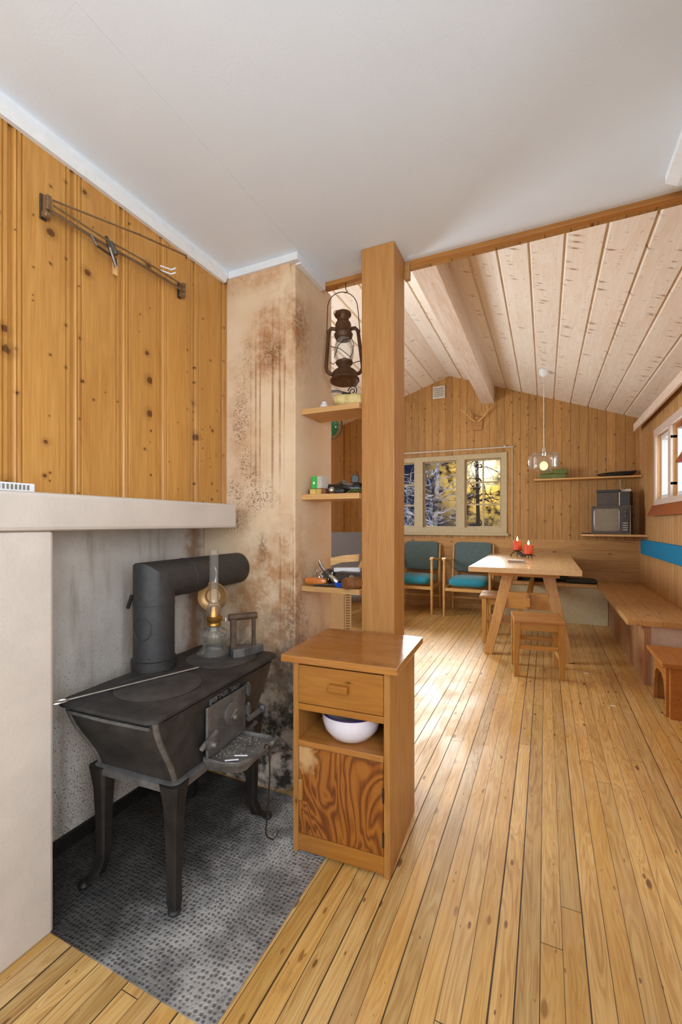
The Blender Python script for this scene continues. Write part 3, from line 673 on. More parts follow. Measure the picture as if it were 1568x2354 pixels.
# stove pipe
pp = thing('stove_pipe', 'black stove pipe bending from stove into the chimney', 'stove pipe', (-1.362, 1.232, SZ - .004))
rp = .0745
m = MB(); m.lathe([(rp + .008, 0), (rp + .008, .035), (rp, .038)], 40); obj('collar', m, M['iron'], pp, smooth=True)
E_ = .33
rings = []
ns = 40
def circ(c, ax1, ax2, r=rp): return [tuple(Vector(c) + Vector(ax1) * (r * math.cos(2 * PI * k / ns)) + Vector(ax2) * (r * math.sin(2 * PI * k / ns))) for k in range(ns)]
hd = Vector((-.05, 1, 0)).normalized(); up = Vector((0, 0, 1)); sd = hd.cross(up)
rings.append(circ((0, 0, .02), sd, hd)); rings.append(circ((0, 0, E_ - .085), sd, hd))
mit = Vector((0, 0, E_)); d45 = (hd + up * 1.0)
rings.append([tuple(mit + sd * (rp * math.cos(2 * PI * k / ns)) + (hd - up * -1.0) * 0 + (hd + up * 1.0) * 0 + (hd * 1.0 - up * 1.0) * (rp * math.sin(2 * PI * k / ns)) * 1.0) for k in range(ns)])
# mitre ring lies in the plane halfway between the two runs
rings[-1] = [tuple(mit + sd * (rp * math.cos(2 * PI * k / ns)) + (hd - up) * (-0) + (hd - up) * (rp * math.sin(2 * PI * k / ns))) for k in range(ns)]
L_ = .542
rings.append(circ(mit + hd * .085, sd, -up)); rings.append(circ(mit + hd * L_, sd, -up))
obj('elbow_pipe', MB().loft(rings), M['pipe'], pp, smooth=True)
for zz in (E_ - .085,): obj('seam', MB().tube(circ((0, 0, zz), sd, hd, rp + .0005), .0014, 5, True), M['pipe'], pp)
obj('seam', MB().tube(circ(mit + hd * .16, sd, up, rp + .0005), .0014, 5, True), M['pipe'], pp)
obj('damper_disc', MB().tube([tuple(Vector((rp * math.cos(R(-75)) * 1.0, rp * math.sin(R(-75)), .16)) + Vector((math.cos(a) * .035, math.cos(a) * .009, math.sin(a) * .042))) for a in [2 * PI * i / 24 for i in range(24)]], .0012, 5, True), M['iron'], pp)
m = MB(); m.box(-.012, .012, -.003, .003, 0, .04); mm = MB(Matrix.Translation((-.055, -.062, .255)) @ Matrix.Rotation(R(25), 4, 'Y')); mm.box(-.006, .006, -.006, .004, -.028, .028); obj('damper_lever', mm, M['iron'], pp, bevel=.001)
m = MB(); m.add([(.01, -rp - .0005, .047), (.045, -rp * .80, .047), (.045, -rp * .80 - .0015, .052), (.01, -rp - .0015, .052)], [(0, 1, 2, 3)]); obj('gap', m, M['iron_leg'], pp)

# oil lamp with reflector
ol = thing('oil_lamp', 'glass oil lamp with brass burner and round reflector on the stove', 'oil lamp', (-1.243, 1.432, SZ), R(25))
m = MB(); prof = [(.066, .001), (.070, .008), (.069, .016), (.056, .030), (.046, .040), (.045, .060), (.054, .078), (.057, .090), (.050, .104), (.032, .116), (.026, .124), (.022, .122), (.030, .112), (.048, .098), (.053, .088), (.042, .062), (.043, .038), (.060, .018), (.058, .008)]
obj('base', m.lathe(prof, 40), M['lampglass'], ol, smooth=True)
m = MB(); m.lathe([(.024, .122), (.030, .126), (.030, .134), (.027, .138), (.034, .150), (.035, .158), (.026, .163), (.024, .182), (.014, .206), (.008, .208)], 32); m.tube([(.03, 0, .145), (.05, 0, .147)], .003, 6); bn = obj('burner', m, M['brass'], ol, smooth=True)
obj('wick_knob', MB().lathe([(.004, 0), (.011, .001), (.011, .005), (.004, .006)], 16, (.048, 0, .147), 'X'), M['zinc'], bn, smooth=True)
m = MB(); m.lathe([(.026, .162), (.029, .178), (.030, .196), (.026, .21), (.020, .222), (.0185, .24), (.0185, .435), (.0170, .435), (.0170, .24), (.0185, .222), (.024, .208), (.028, .196), (.027, .178), (.024, .163)], 32); obj('glass_chimney', m, M['glass'], ol, smooth=True)
m = MB(); m.lathe([(.003, .0), (.028, .002), (.036, .010), (.060, .004), (.064, .0), (.064, -.003), (.036, .006), (.003, -.004)], 40, (-.022, .078, .232), 'Y'); 
m2_ = MB(); m2_.lathe([(.002, .018), (.030, .016), (.036, .006), (.052, .002), (.062, -.010), (.064, -.008), (.054, .006), (.038, .012), (.032, .022), (.002, .024)], 44, (-.026, .072, .232), 'Y')
obj('reflector', m2_, M['reflector'], ol, smooth=True)
hp = [(-.042, .075), (-.042, .345), (-.036, .355), (-.024, .355), (-.018, .345), (-.018, .075)]
obj('hanging_strap', MB().prism(hp, .098, .100, 'XZ'), M['zinc'], ol)
obj('strap_hole', MB().lathe([(.004, .0972), (.004, .098)], 12, (-.030, 0, .338), 'Y'), M['black'], ol)

# flat iron
fi = thing('flat_iron', 'old sooty flat iron with square handle on the stove', 'flat iron', (-1.142, 1.50, SZ), R(-38))
pl = [(-.055, -.045), (-.055, .045), (-.01, .042), (.05, .018), (.085, 0), (.05, -.018), (-.01, -.042)]
pl = [(-y_, x_) for x_, y_ in pl]
m = MB(); m.loft([[(a, b, 0) for a, b in pl], [(a, b, .034) for a, b in pl]]); obj('sole', m, M['iron_light'], fi, bevel=.003)
obj('handle_post', MB().box(-.012, .012, -.056, -.034, .033, .155), M['dark_grip'], fi, bevel=.003)
obj('handle_post', MB().box(-.009, .009, .034, .048, .033, .155), M['dark_grip'], fi, bevel=.003)
obj('grip', MB().tube([(0, -.064, .158), (0, .054, .158)], .015, 10), M['dark_grip'], fi, smooth=True)

# ------------------------------------------------------------------ bedside cabinet
cb = thing('bedside_cabinet', 'pine bedside cabinet with one drawer and open shelf in front of the post', 'cabinet', (-.655, 1.40, 0), R(3.2))
w = .183; D = .385
for s_ in (-1, 1):
    obj('side_panel', MB().box(*(sorted((s_ * w, s_ * (w - .022)))), 0, D, 0, .696), M['cab_v'], cb, bevel=.002)
obj('top', MB().box(-w - .04, w + .03, -.022, D + .03, .696, .722), M['cab_top'], cb, bevel=.003)
obj('back_panel', MB().box(-w + .022, w - .022, D - .01, D - .002, .04, .69), M['cab_v'], cb)
dw = obj('drawer', MB().box(-w + .023, w - .023, -.001, .02, .548, .685), M['cab'], cb, bevel=.002)
m = MB(); m.prism([(-.001, .608), (-.010, .604), (-.020, .608), (-.022, .628), (-.016, .634), (-.001, .634)], -.036, .036, 'YZ'); obj('handle', m, M['cab'], dw, bevel=.002)
obj('rail', MB().box(-w + .022, w - .022, 0, .022, .522, .545), M['cab'], cb, bevel=.001)
obj('shelf', MB().box(-w + .022, w - .022, -.003, D - .01, .392, .413), M['cab_top'], cb, bevel=.0015)
obj('kick_rail', MB().box(-w + .022, w - .022, 0, .02, .012, .072), M['cab'], cb, bevel=.001)
dd = obj('door', MB().box(-w + .024, w - .024, .001, .018, .074, .389), M['ply'], cb, bevel=.001)
obj('handle', MB().box(-w + .028, -w + .043, -.014, .001, .20, .275), M['cab_v'], dd, bevel=.003)
for zz in (.13, .28): obj('hinge', MB().tube([(w - .023, -.002, zz - .024), (w - .023, -.002, zz + .024)], .0035, 8), M['black'], dd)
bw = thing('enamel_bowl', 'white enamel bowl with blue rim on the cabinet shelf', 'bowl', (-.648, 1.492, .413))
prof = [(.0, .0), (.05, .0), (.075, .012), (.098, .04), (.108, .072), (.108, .098), (.109, .1005), (.106, .1005), (.105, .098), (.105, .072), (.095, .041), (.072, .015), (.0, .004)]
obj('bowl', MB().lathe([(max(r_, .001), z_) for r_, z_ in prof], 48), M['enamel'], bw, smooth=True)
obj('rim', MB().lathe([(.107, .0985), (.1115, .0995), (.1115, .1035), (.107, .1045), (.104, .1035), (.104, .0995)], 48, closed=True), M['enamel_rim'], bw, smooth=True)

# ------------------------------------------------------------------ shelves between chimney and post
SX0, SX1, SY0, SY1 = XP1 + .001, PX0 - .001, 1.828, 2.02
for zt, wh in ((1.745, 'topmost of the three pine shelves, above the lantern base height'), (1.338, 'middle of the three pine shelves'), (.902, 'lowest of the three pine shelves')):
    lab = {1.745: 'topmost pine shelf between chimney and post, under the lantern', 1.338: 'middle pine shelf between chimney and post, under the green box', .902: 'lowest pine shelf between chimney and post, holding the hammer'}[zt]
    tag(obj('wall_shelf', MB().box(SX0, SX1, SY0, SY1, zt - .026, zt), M['shelf'], bevel=.002), lab, 'shelf', 'pine shelves between chimney and post')
S1, S2, S3 = 1.7455, 1.3385, .9025
# top shelf
m = MB(); m.puff(-.075, .075, -.04, .04, 0, .062)
for i in range(34):
    a = random.uniform(0, 2 * PI); b_ = random.uniform(.1, 1.2); m.ball((.062 * math.cos(a) * math.cos(b_), .034 * math.sin(a) * math.cos(b_), .022 + .034 * math.sin(b_)), .012, seg=8, rings=5)
t = thing('money_box', 'pale yellow lumpy money box with dark slot on topmost shelf', 'money box', (-.835, 1.895, S1), R(20)); obj('body', m, M['lump'], t, smooth=True); 
mm = MB(Matrix.Translation((-.012, -.030, .052)) @ Matrix.Rotation(R(48), 4, 'X')); mm.box(-.02, .02, -.003, .003, -.002, .009); obj('coin_slot', mm, M['black'], t)
tag(place(obj('small_jar', MB().lathe([(.018, 0), (.020, .004), (.020, .035), (.012, .042), (.012, .05)], 16), M['paint_white'], smooth=True), (-.985, 1.93, S1)), 'small white pot left of the money box on topmost shelf', 'pot')
# middle shelf
t = thing('green_box', 'small green and grey carton on the middle shelf', 'box', (-.985, 1.885, S2 + .028), R(-14))
obj('carton', MB().box(-.032, .032, -.025, .025, 0, .058), M['grey_card'], t, bevel=.001); obj('green_face', MB().box(-.033, .004, -.0262, -.0248, .0, .058), M['green_box'], t); obj('white_spot', MB().lathe([(.007, -.0268), (.007, -.0262)], 16, (-.016, 0, .027), 'Y'), M['white_spot'], t)
tag(place(obj('tinder_box', MB().box(-.05, .05, -.03, .03, 0, .027), M['brownblock'], bevel=.003), (-.985, 1.885, S2), R(-8)), 'brown flat box under the green carton', 'box')
for i, (x_, y_, a, nm) in enumerate(((-1.015, 1.847, 20, 'leftmost'), (-.985, 1.844, -25, 'rightmost'))):
    tag(place(obj('yellow_block', MB().box(-.014, .014, -.009, .009, 0, .024), M['yellow'], bevel=.002), (x_ + .01, y_ + .004, S2), R(a)), '%s of two small yellow blocks at front of middle shelf' % nm, 'block', 'yellow blocks on middle shelf')
m = MB(); rr = []
for i in range(15):
    u = i / 14; hw = .036 * math.sin(PI * min(1, .14 + u * .8)) ** .6; hz = .022 + .012 * math.sin(PI * u) + .004 * math.sin(17 * u)
    rr.append([(-.11 + .22 * u, hw * math.cos(a), hz * (1 + .85 * math.sin(a)) * (.9 + .12 * math.sin(9 * u + 3 * a))) for a in [2 * PI * q / 14 for q in range(14)]])
tag(place(obj('foil_pouch', MB().loft(rr), M['black_gloss'], smooth=True), (-.868, 1.925, S2), R(2)), 'glossy dark foil pouch lying on the middle shelf', 'pouch')
t = thing('head_torch', 'small black head torch with round lamp on middle shelf', 'torch', (-.91, 1.860, S2)); obj('lamp', MB().ball((0, 0, .017), .016), M['chrome'], t, smooth=True); obj('body', MB().puff(-.05, .06, .004, .03, 0, .026), M['black'], t, smooth=True)
m = MB()
for i in range(7):
    a = i * .5; m.tube([(-.035 + .012 * i, -.01 * math.sin(a), .003), (-.01 + .008 * i, .01, .02 + .004 * math.sin(i * 2)), (.02 + .004 * i, .0 + .006 * math.cos(i), .006)], .0018, 5)
tag(place(obj('wire_tangle', m, M['green_wire']), (-.80, 1.86, S2)), 'tangle of green wire beside the post on middle shelf', 'wire')
t = thing('black_plug', 'black plug with looped lead on the foil pouch', 'plug', (-.828, 1.945, S2 + .055), R(20)); obj('plug_body', MB().prism([(-.018, 0), (.018, 0), (.022, .028), (.004, .042), (-.014, .036)], -.012, .012, 'XZ'), M['black'], t, bevel=.003); obj('lead', MB().tube([(-.01, 0, .036), (-.004, 0, .056), (.012, 0, .05), (.02, 0, .028)], .0018, 6), M['black'], t)
# lowest shelf: tools
sw = thing('hand_saw', 'hand saw with orange varnished handle on lowest shelf', 'saw', (-.979, 1.855, S3 + .004), R(6))
m = MB(); m.puff(-.07, .045, -.016, .018, .0, .036); obj('handle', m, M['orange_handle'], sw, smooth=True)
m = MB(); m.add([(-.03, -.028, .004), (.2, -.012, .004), (.2, .02, .004), (-.02, .02, .004)], [(0, 1, 2, 3)]); m.add([(-.03, -.028, .0055), (.2, -.012, .0055), (.2, .02, .0055), (-.02, .02, .0055)], [(0, 1, 2, 3)]); obj('blade', m, M['steel'], sw)
hm = thing('claw_hammer', 'steel claw hammer leaning head up on lowest shelf', 'hammer', (-.925, 1.862, S3 + .03), R(0))
m = MB(); cl = [(-.05, 0, .088), (-.046, 0, .074), (-.034, 0, .055), (-.015, 0, .036), (.005, 0, .020), (.026, 0, .004)]
m.tube(cl, [.004, .006, .009, .012, .013, .012], 10); m.lathe([(.016, 0), (.017, .02), (.015, .024)], 14, (0, 0, 0)); m2_ = MB(Matrix.Translation((.026, 0, .004)) @ Matrix.Rotation(R(128), 4, 'Y')); m2_.lathe([(.013, -.01), (.0165, .002), (.0165, .022), (.014, .026)], 16); 
obj('head', MB().loft([[tuple(Vector(p) + Vector((0, s * wy, 0)) + Vector((.6, 0, .8)) * q) for s, q in ((-1, -.006), (1, -.006), (1, .007), (-1, .007))] for p, wy in zip(cl, (.010, .011, .012, .013, .013, .012))]), M['chrome'], hm, bevel=.002)
obj('poll', m2_, M['chrome'], hm, smooth=True); obj('eye', MB(Matrix.Translation((-.012, -.002, .028)) @ Matrix.Rotation(R(38), 4, 'Y')).box(-.016, .016, -.013, .013, -.014, .014), M['darksteel'], hm, bevel=.004)
obj('shaft', MB().tube([(-.012, 0, .03), (-.02, .06, .01), (-.028, .13, -.018)], .011, 10), M['rust'], hm, smooth=True)
m = MB(); random.seed(11)
for i in range(26):
    x_, y_, z_ = random.gauss(0, .018), random.gauss(0, .010), random.uniform(.012, .046); a = random.uniform(0, PI)
    m.tube([(x_ + .008 * math.cos(q) * math.cos(a), y_ + .008 * math.cos(q) * math.sin(a), z_ + .006 * math.sin(q)) for q in [2 * PI * j / 8 for j in range(8)]], .0024, 5, True)
tag(place(obj('chain', m, M['chrome']), (-.975, 1.876, S3 + .02)), 'heap of shiny chain links beside the orange saw handle', 'chain')
tag(place(obj('pliers', MB().tube([(-.06, -.004, .005), (0, 0, .008), (.05, .006, .008)], [.004, .007, .005], 8).tube([(-.055, .014, .005), (0, .002, .012), (.05, -.004, .008)], [.004, .006, .005], 8), M['darksteel'], smooth=True), (-.93, 1.845, S3 + .0), R(8)), 'dark steel pliers at the front of the lowest shelf', 'pliers')
t = thing('dark_tin', 'dark flat tin with faded label on lowest shelf', 'tin', (-.82, 1.895, S3 + .022), R(-4)); obj('tin', MB().box(-.075, .062, -.03, .03, 0, .046), M['tin_dark'], t, bevel=.003); obj('faded_label', MB().lathe([(.0145, -.0306), (.0145, -.030)], 18, (.012, 0, .022), 'Y'), M['label'], t)
m = MB(); m.loft([[(x_, y_, 0) for x_, y_ in ((-.05, -.008), (.05, -.008), (.05, .012), (-.05, .012))], [(x_, y_, .022) for x_, y_ in ((-.06, -.008), (.06, -.008), (.06, .012), (-.06, .012))]])
tag(place(obj('blue_sheath', m, M['blue_plastic'], bevel=.004), (-.835, 1.848, S3), R(-5)), 'bright blue plastic sheath below the dark tin', 'sheath')
tag(place(obj('mallet_head', MB().lathe([(.024, -.05), (.027, -.04), (.027, .03), (.024, .045)], 20, (0, 0, .027), 'X'), M['wood_round'], smooth=True), (-.79, 1.838, S3), R(62)), 'round brown wooden mallet head overhanging the lowest shelf', 'mallet')
m = MB(); m.loft([[(-.1, .0, .0), (-.1, .05, .0)], [(-.06, .0, .05), (-.06, .05, .05)], [(.0, .0, .068), (.0, .05, .07)], [(.10, .0, .078), (.1, .05, .08)]], caps=False, closed=False); m.loft([[(-.1, .0, .001), (-.1, .05, .001)], [(.1, 0, .058), (.1, .05, .058)]], caps=False, closed=False)
tag(place(obj('folded_paper', MB().loft([[(-.07, -.004, .0), (-.07, .03, .0), (-.07, .03, .02), (-.07, -.004, .02)], [(.07, -.002, .006), (.07, .03, .006), (.066, .03, .026), (.066, -.002, .026)]]), M['paper'], bevel=.003), (-.865, 1.935, S3 + .06), 0), 'folded white paper behind the hammer on lowest shelf', 'paper')
tag(place(obj('wood_offcut', MB().prism([(-.09, 0), (-.03, .018), (.062, .028), (.066, .062), (-.01, .055), (-.05, .048), (-.09, .04)], -.008, .008, 'XZ'), M['offcut'], bevel=.001), (-.885, 1.985, S3 + .085), R(0)), 'pale notched wood offcut lying at the back of lowest shelf', 'offcut')
tag(place(obj('wood_offcut', MB().prism([(0, 0), (.026, .0), (.075, .10), (.052, .11)], -.009, .009, 'XZ'), M['offcut'], bevel=.001), (-.826, 1.975, S3 + .072), R(0)), 'pale wood offcut leaning against the post on lowest shelf', 'offcut')
tag(place(obj('tool_tray', MB().box(-.11, .11, -.03, .03, 0, .068), M['tin_dark'], bevel=.003), (-.895, 1.985, S3 + .0)), 'dark flat case at the back of lowest shelf, under the offcuts', 'case')

# ------------------------------------------------------------------ hurricane lantern
LX, LY = -.915, 2.032
tag(obj('screw_hook', MB().tube([(0, 0, .03), (0, 0, .0), (.008, 0, -.012), (0, 0, -.02), (-.008, 0, -.012)], .0022, 6), M['wire']), 'small screw hook holding the lantern under the ceiling edge board', 'hook').location = (LX, LY, 2.385)
ln = thing('hurricane_lantern', 'rusty brown hurricane lantern hanging beside the post', 'lantern', (LX, LY - .012, 1.912), rot=(R(-7), R(-1.5), R(25)))
m = MB(); m.lathe([(.002, .004), (.022, .004), (.026, .001), (.034, .001), (.038, .005), (.058, .005), (.066, .0), (.074, .004), (.074, .010), (.066, .018), (.064, .044), (.050, .058), (.034, .066), (.030, .085), (.036, .096)], 36); obj('fuel_tank', m, M['rust'], ln, smooth=True)
m = MB(); m.lathe([(.030, .085), (.040, .094), (.044, .100), (.044, .104), (.034, .106), (.012, .118), (.008, .126)], 30); obj('burner', m, M['rust'], ln, smooth=True)
m = MB(); m.lathe([(.034, .104), (.046, .122), (.052, .150), (.050, .180), (.042, .21), (.036, .232), (.034, .232), (.040, .209), (.048, .180), (.050, .150), (.044, .123), (.032, .106)], 32); obj('globe', m, M['glass'], ln, smooth=True)
m = MB(); m.lathe([(.034, .228), (.040, .230), (.047, .246), (.048, .252), (.041, .262), (.041, .305), (.038, .315), (.030, .322), (.030, .345), (.036, .352), (.043, .358), (.043, .366), (.036, .370), (.020, .372)], 32); obj('hood', m, M['rust'], ln, smooth=True)
for s_ in (-1, 1):
    m = MB(); m.tube([(s_ * .040, 0, .284), (s_ * .060, 0, .288), (s_ * .074, 0, .272), (s_ * .077, 0, .25), (s_ * .084, 0, .17), (s_ * .092, 0, .08), (s_ * .088, 0, .058), (s_ * .074, 0, .045), (s_ * .058, 0, .040)], .0095, 12); obj('side_tube', m, M['rust'], ln, smooth=True)
pts = [(-.085, 0, .262), (-.083, .0, .30)] + [(-.078 * math.cos(a), 0, .39 + .098 * math.sin(a) ** .9) for a in [PI * i / 16 for i in range(17)]] + [(.083, 0, .30), (.085, 0, .262)]
obj('bail_handle', MB().tube(pts, .0022, 6), M['wire'], ln)
m = MB(); m.tube([(-.05, -.035, .11), (-.03, -.05, .165), (.0, -.053, .195), (.03, -.045, .205), (.036, -.042, .222)], .0018, 5); m.tube([(-.07, -.03, .175), (-.02, -.053, .15), (.03, -.045, .11), (.036, -.03, .10)], .0018, 5); m.tube([(.036, -.042, .222), (.05, -.02, .19), (.04, -.035, .13), (.028, -.04, .108)], .0018, 5); m.tube([(-.07, 0, .105), (-.055, -.01, .09), (-.045, -.005, .105)], .0022, 5); m.tube([(.085, 0, .11), (.06, -.01, .10), (.045, 0, .098)], .0022, 5)
obj('wire_guard', m, M['wire'], ln)
obj('lift_ring', MB().tube([(-.03 + .016 * math.cos(a), -.03, .352 + .016 * math.sin(a)) for a in [2 * PI * i / 14 for i in range(14)]], .0018, 5, True), M['wire'], ln)

# ------------------------------------------------------------------ living room
# iron hanging lamp glimpsed past the chimney
cl = thing('iron_hanging_lamp', 'black wrought-iron hanging lamp with green glass seen past the lantern', 'hanging lamp', (-1.98, 4.0, 0))
def spiral(c, r0, r1, a0, a1, n=26, up=1): return [(c[0] + (r0 + (r1 - r0) * i / n) * math.cos(a0 + (a1 - a0) * i / n), c[1], c[2] + up * (r0 + (r1 - r0) * i / n) * math.sin(a0 + (a1 - a0) * i / n)) for i in range(n + 1)]
obj('stem', MB().tube([(0, 0, 3.08), (0, 0, 2.30)], .008, 8), M['black'], cl)
for s_ in (1, -1):
    m = MB(); m.tube([(0, 0, 2.535), (s_ * .08, 0, 2.53), (s_ * .16, 0, 2.505), (s_ * .205, 0, 2.488)], [.012, .012, .010, .008], 8)
    a = spiral((s_ * .255, 0, 2.505), .054, .010, PI * .95 if s_ > 0 else .05 * PI, (PI * .95 - 3.6 * PI) if s_ > 0 else (.05 + 3.6) * PI); m.tube(a, .006, 6)
    a = spiral((s_ * .265, 0, 2.60), .048, .04, -PI * .9, .55 * PI); m.tube(a, .006, 6)
    obj('scroll_arm', m, M['black'], cl, smooth=True)
m = MB(); m.ball((0, 0, 2.19), .098, .098, .115, 24, 12); obj('green_glass', m, M['green_glass'], cl, smooth=True)
obj('hoop', MB().tube([(.01 + .128 * math.cos(a), 0, 2.175 + .128 * math.sin(a)) for a in [2 * PI * i / 32 for i in range(32)]], .006, 6, True), M['black'], cl)

# easy chair
ec = thing('easy_chair', 'grey high-backed easy chair behind the tool shelf', 'easy chair', (-2.08, 4.72, 0), R(28))
m = MB(Matrix.Translation((0, .30, .40)) @ Matrix.Rotation(R(-14), 4, 'X')); m.puff(-.29, .29, -.07, .07, 0, .70, e=7, ez=9); obj('backrest', m, M['grey_fab'], ec, smooth=True)
obj('seat', MB().puff(-.29, .29, -.33, .28, .30, .46, e=7), M['grey_fab'], ec, smooth=True)
for s_ in (-1, 1):
    obj('armrest', MB().tube([(s_ * .33, -.32, .58), (s_ * .33, 0, .60), (s_ * .33, .34, .56)], .022, 10), M['chair_wood'], ec, smooth=True)
    for y_ in (-.30, .32): obj('leg', MB().tube([(s_ * .33, y_, 0), (s_ * .33, y_ * .95, .58)], .02, 10), M['chair_wood'], ec, smooth=True)
# heater
ht = thing('electric_heater', 'cream electric heater panel standing behind the chimney', 'heater', (-1.66, 3.35, 0), R(24))
obj('panel', MB().box(-.33, .125, -.045, .045, .04, .66), M['heater'], ht, bevel=.006)
obj('side_grille', MB().box(.1255, .185, -.035, .04, .05, .65), M['heater'], ht, bevel=.004)
m = MB()
for i in range(26): m.box(.14, .172, -.0362, -.0351, .07 + i * .0218, .079 + i * .0218)
obj('slots', m, M['grille'], ht)
for x_ in (-.25, .1): obj('foot', MB().box(x_ - .02, x_ + .02, -.10, .10, 0, .04), M['heater'], ht, bevel=.003)

# armchairs
def armchair(label, loc, rz):
    t = thing('armchair', label, 'armchair', loc, rz, 'teal armchairs under the back windows')
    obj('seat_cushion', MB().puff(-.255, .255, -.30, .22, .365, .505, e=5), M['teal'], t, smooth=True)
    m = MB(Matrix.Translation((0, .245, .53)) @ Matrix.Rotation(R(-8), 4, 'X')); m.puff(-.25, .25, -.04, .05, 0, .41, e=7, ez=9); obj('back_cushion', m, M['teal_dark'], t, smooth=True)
    for s_ in (-1, 1):
        obj('leg', MB().tube([(s_ * .285, -.29, 0), (s_ * .285, -.29, .3), (s_ * .283, -.285, .725)], [.014, .019, .016], 10), M['chair_wood'], t, smooth=True)
        obj('leg', MB().tube([(s_ * .275, .26, 0), (s_ * .27, .22, .4), (s_ * .265, .30, .90)], [.014, .019, .013], 10), M['chair_wood'], t, smooth=True)
        obj('armrest', MB().loft([[(s_ * .285 + a * w_, y_, z_ + b * .011) for a, b in ((-1, -1), (1, -1), (1, 1), (-1, 1))] for y_, z_, w_ in ((-.33, .728, .020), (-.28, .742, .028), (-.1, .715, .022), (.1, .695, .018), (.27, .70, .013))]), M['chair_wood'], t, bevel=.006)
        obj('side_rail', MB().bar((s_ * .28, -.29, .345), (s_ * .27, .22, .345), .02, .04, (0, 0, 1)), M['chair_wood'], t)
    obj('front_rail', MB().bar((-.28, -.29, .345), (.28, -.29, .345), .02, .04, (0, 0, 1)), M['chair_wood'], t)
    obj('stretcher', MB().bar((-.28, .24, .17), (.28, .24, .17), .02, .03, (0, 0, 1)), M['chair_wood'], t)
    return t
c0 = armchair('teal armchair nearest the table under the back windows', (-.905, 6.04, 0), 0)
dup(c0, (-1.635, 6.04, 0), 0, 'teal armchair half hidden by the square post under back windows')

# table
tb = thing('dining_table', 'pale pine trestle table with splayed legs and lit candles', 'table', (-.18, 5.2, 0))
TZ = .80
obj('tabletop', MB().box(-.465, .465, -1.0, 1.02, TZ - .048, TZ), M['table'], tb, bevel=.004)
for s_ in (-1, 1):
    yy_ = -.80 if s_ < 0 else .80
    fo = yy_ - .14 if s_ < 0 else yy_ + .1
    for q in (-1, 1):
        m = MB(); m.bar((.038 + q * .335, fo, .0), (.038 + q * .165, yy_, TZ - .05), .075, .06, (0, 1, 0), .10, .06); obj('leg', m, M['leg'], tb, bevel=.003)
    z0, z1 = .42, .57; a0, a1 = .335 - .17 * z0 / .75 - .04, .335 - .17 * z1 / .75 - .04
    if s_ < 0:
        m = MB(); m.prism([(.038 - a0, z0), (.038 + a0, z0), (.038 + a1, z1), (.038 - a1, z1)], yy_ - .07, yy_ - .04, 'XZ'); obj('cross_board', m, M['leg_x'], tb, bevel=.002)
    obj('cleat', MB().box(-.30, .30, yy_ - .04, yy_ + .04, TZ - .09, TZ - .048), M['leg_x'], tb, bevel=.003)
m = MB(); m.box(.016, .060, -.93, .88, .45, .53); sr = obj('stretcher', m, M['leg_x'], tb, bevel=.002); obj('wedge', MB().box(.030, .052, -.905, -.875, .41, .57), M['stool_top'], sr, bevel=.002)

# stools
def stool(label, loc, rz, two=False):
    t = thing('stool', label, 'stool', loc, rz, 'pine stools around the table')
    obj('seat', MB().box(-.184, .184, -.182, .182, .425, .449), M['stool_top'], t, bevel=.006)
    for sx in (-1, 1):
        for sy in (-1, 1):
            m = MB(); m.bar((sx * .163, sy * .150, 0), (sx * .158, sy * .150, .425), .036, .036, (0, 1, 0), .048, .048); obj('leg', m, M['leg'], t, bevel=.003)
    for sy in (-1, 1):
        obj('apron', MB().box(-.135, .135, sy * .150 - .011, sy * .150 + .011, .365, .425), M['leg_x'], t, bevel=.002)
        obj('rung', MB().box(-.138, .138, sy * .150 - .010, sy * .150 + .010, .215, .25), M['leg_x'], t, bevel=.003)
    for sx in (-1, 1):
        obj('apron', MB().box(sx * .158 - .011, sx * .158 + .011, -.128, .128, .365, .425), M['leg'], t, bevel=.002)
        obj('rung', MB().box(sx * .158 - .010, sx * .158 + .010, -.128, .128, .13, .165), M['leg'], t, bevel=.003)
    return t
s0 = stool('pine stool standing in front of the table', (-.062, 3.895, 0), R(7))
# slatted stool under the table's left side
t = thing('stool', 'pine stool with two-board seat tucked under the left of the table', 'stool', (-.395, 4.80, 0), R(2), 'pine stools around the table')
obj('seat_board', MB().box(-.21, .21, -.20, -.012, .452, .476), M['stool_top'], t, bevel=.004); obj('seat_board', MB().box(-.21, .21, .012, .20, .452, .476), M['stool_top'], t, bevel=.004)
for sx in (-1, 1):
    for sy in (-1, 1): obj('leg', MB().bar((sx * .165, sy * .165, 0), (sx * .165, sy * .155, .452), .034, .034, (0, 1, 0), .046, .046), M['leg'], t, bevel=.003)
    obj('apron', MB().box(sx * .165 - .01, sx * .165 + .01, -.135, .135, .385, .452), M['leg'], t, bevel=.002)
for sy in (-1, 1): obj('apron', MB().box(-.14, .14, sy * .155 - .01, sy * .155 + .01, .385, .452), M['leg_x'], t, bevel=.002); obj('rung', MB().box(-.14, .14, sy * .155 - .009, sy * .155 + .009, .2, .23), M['stool_top'], t)

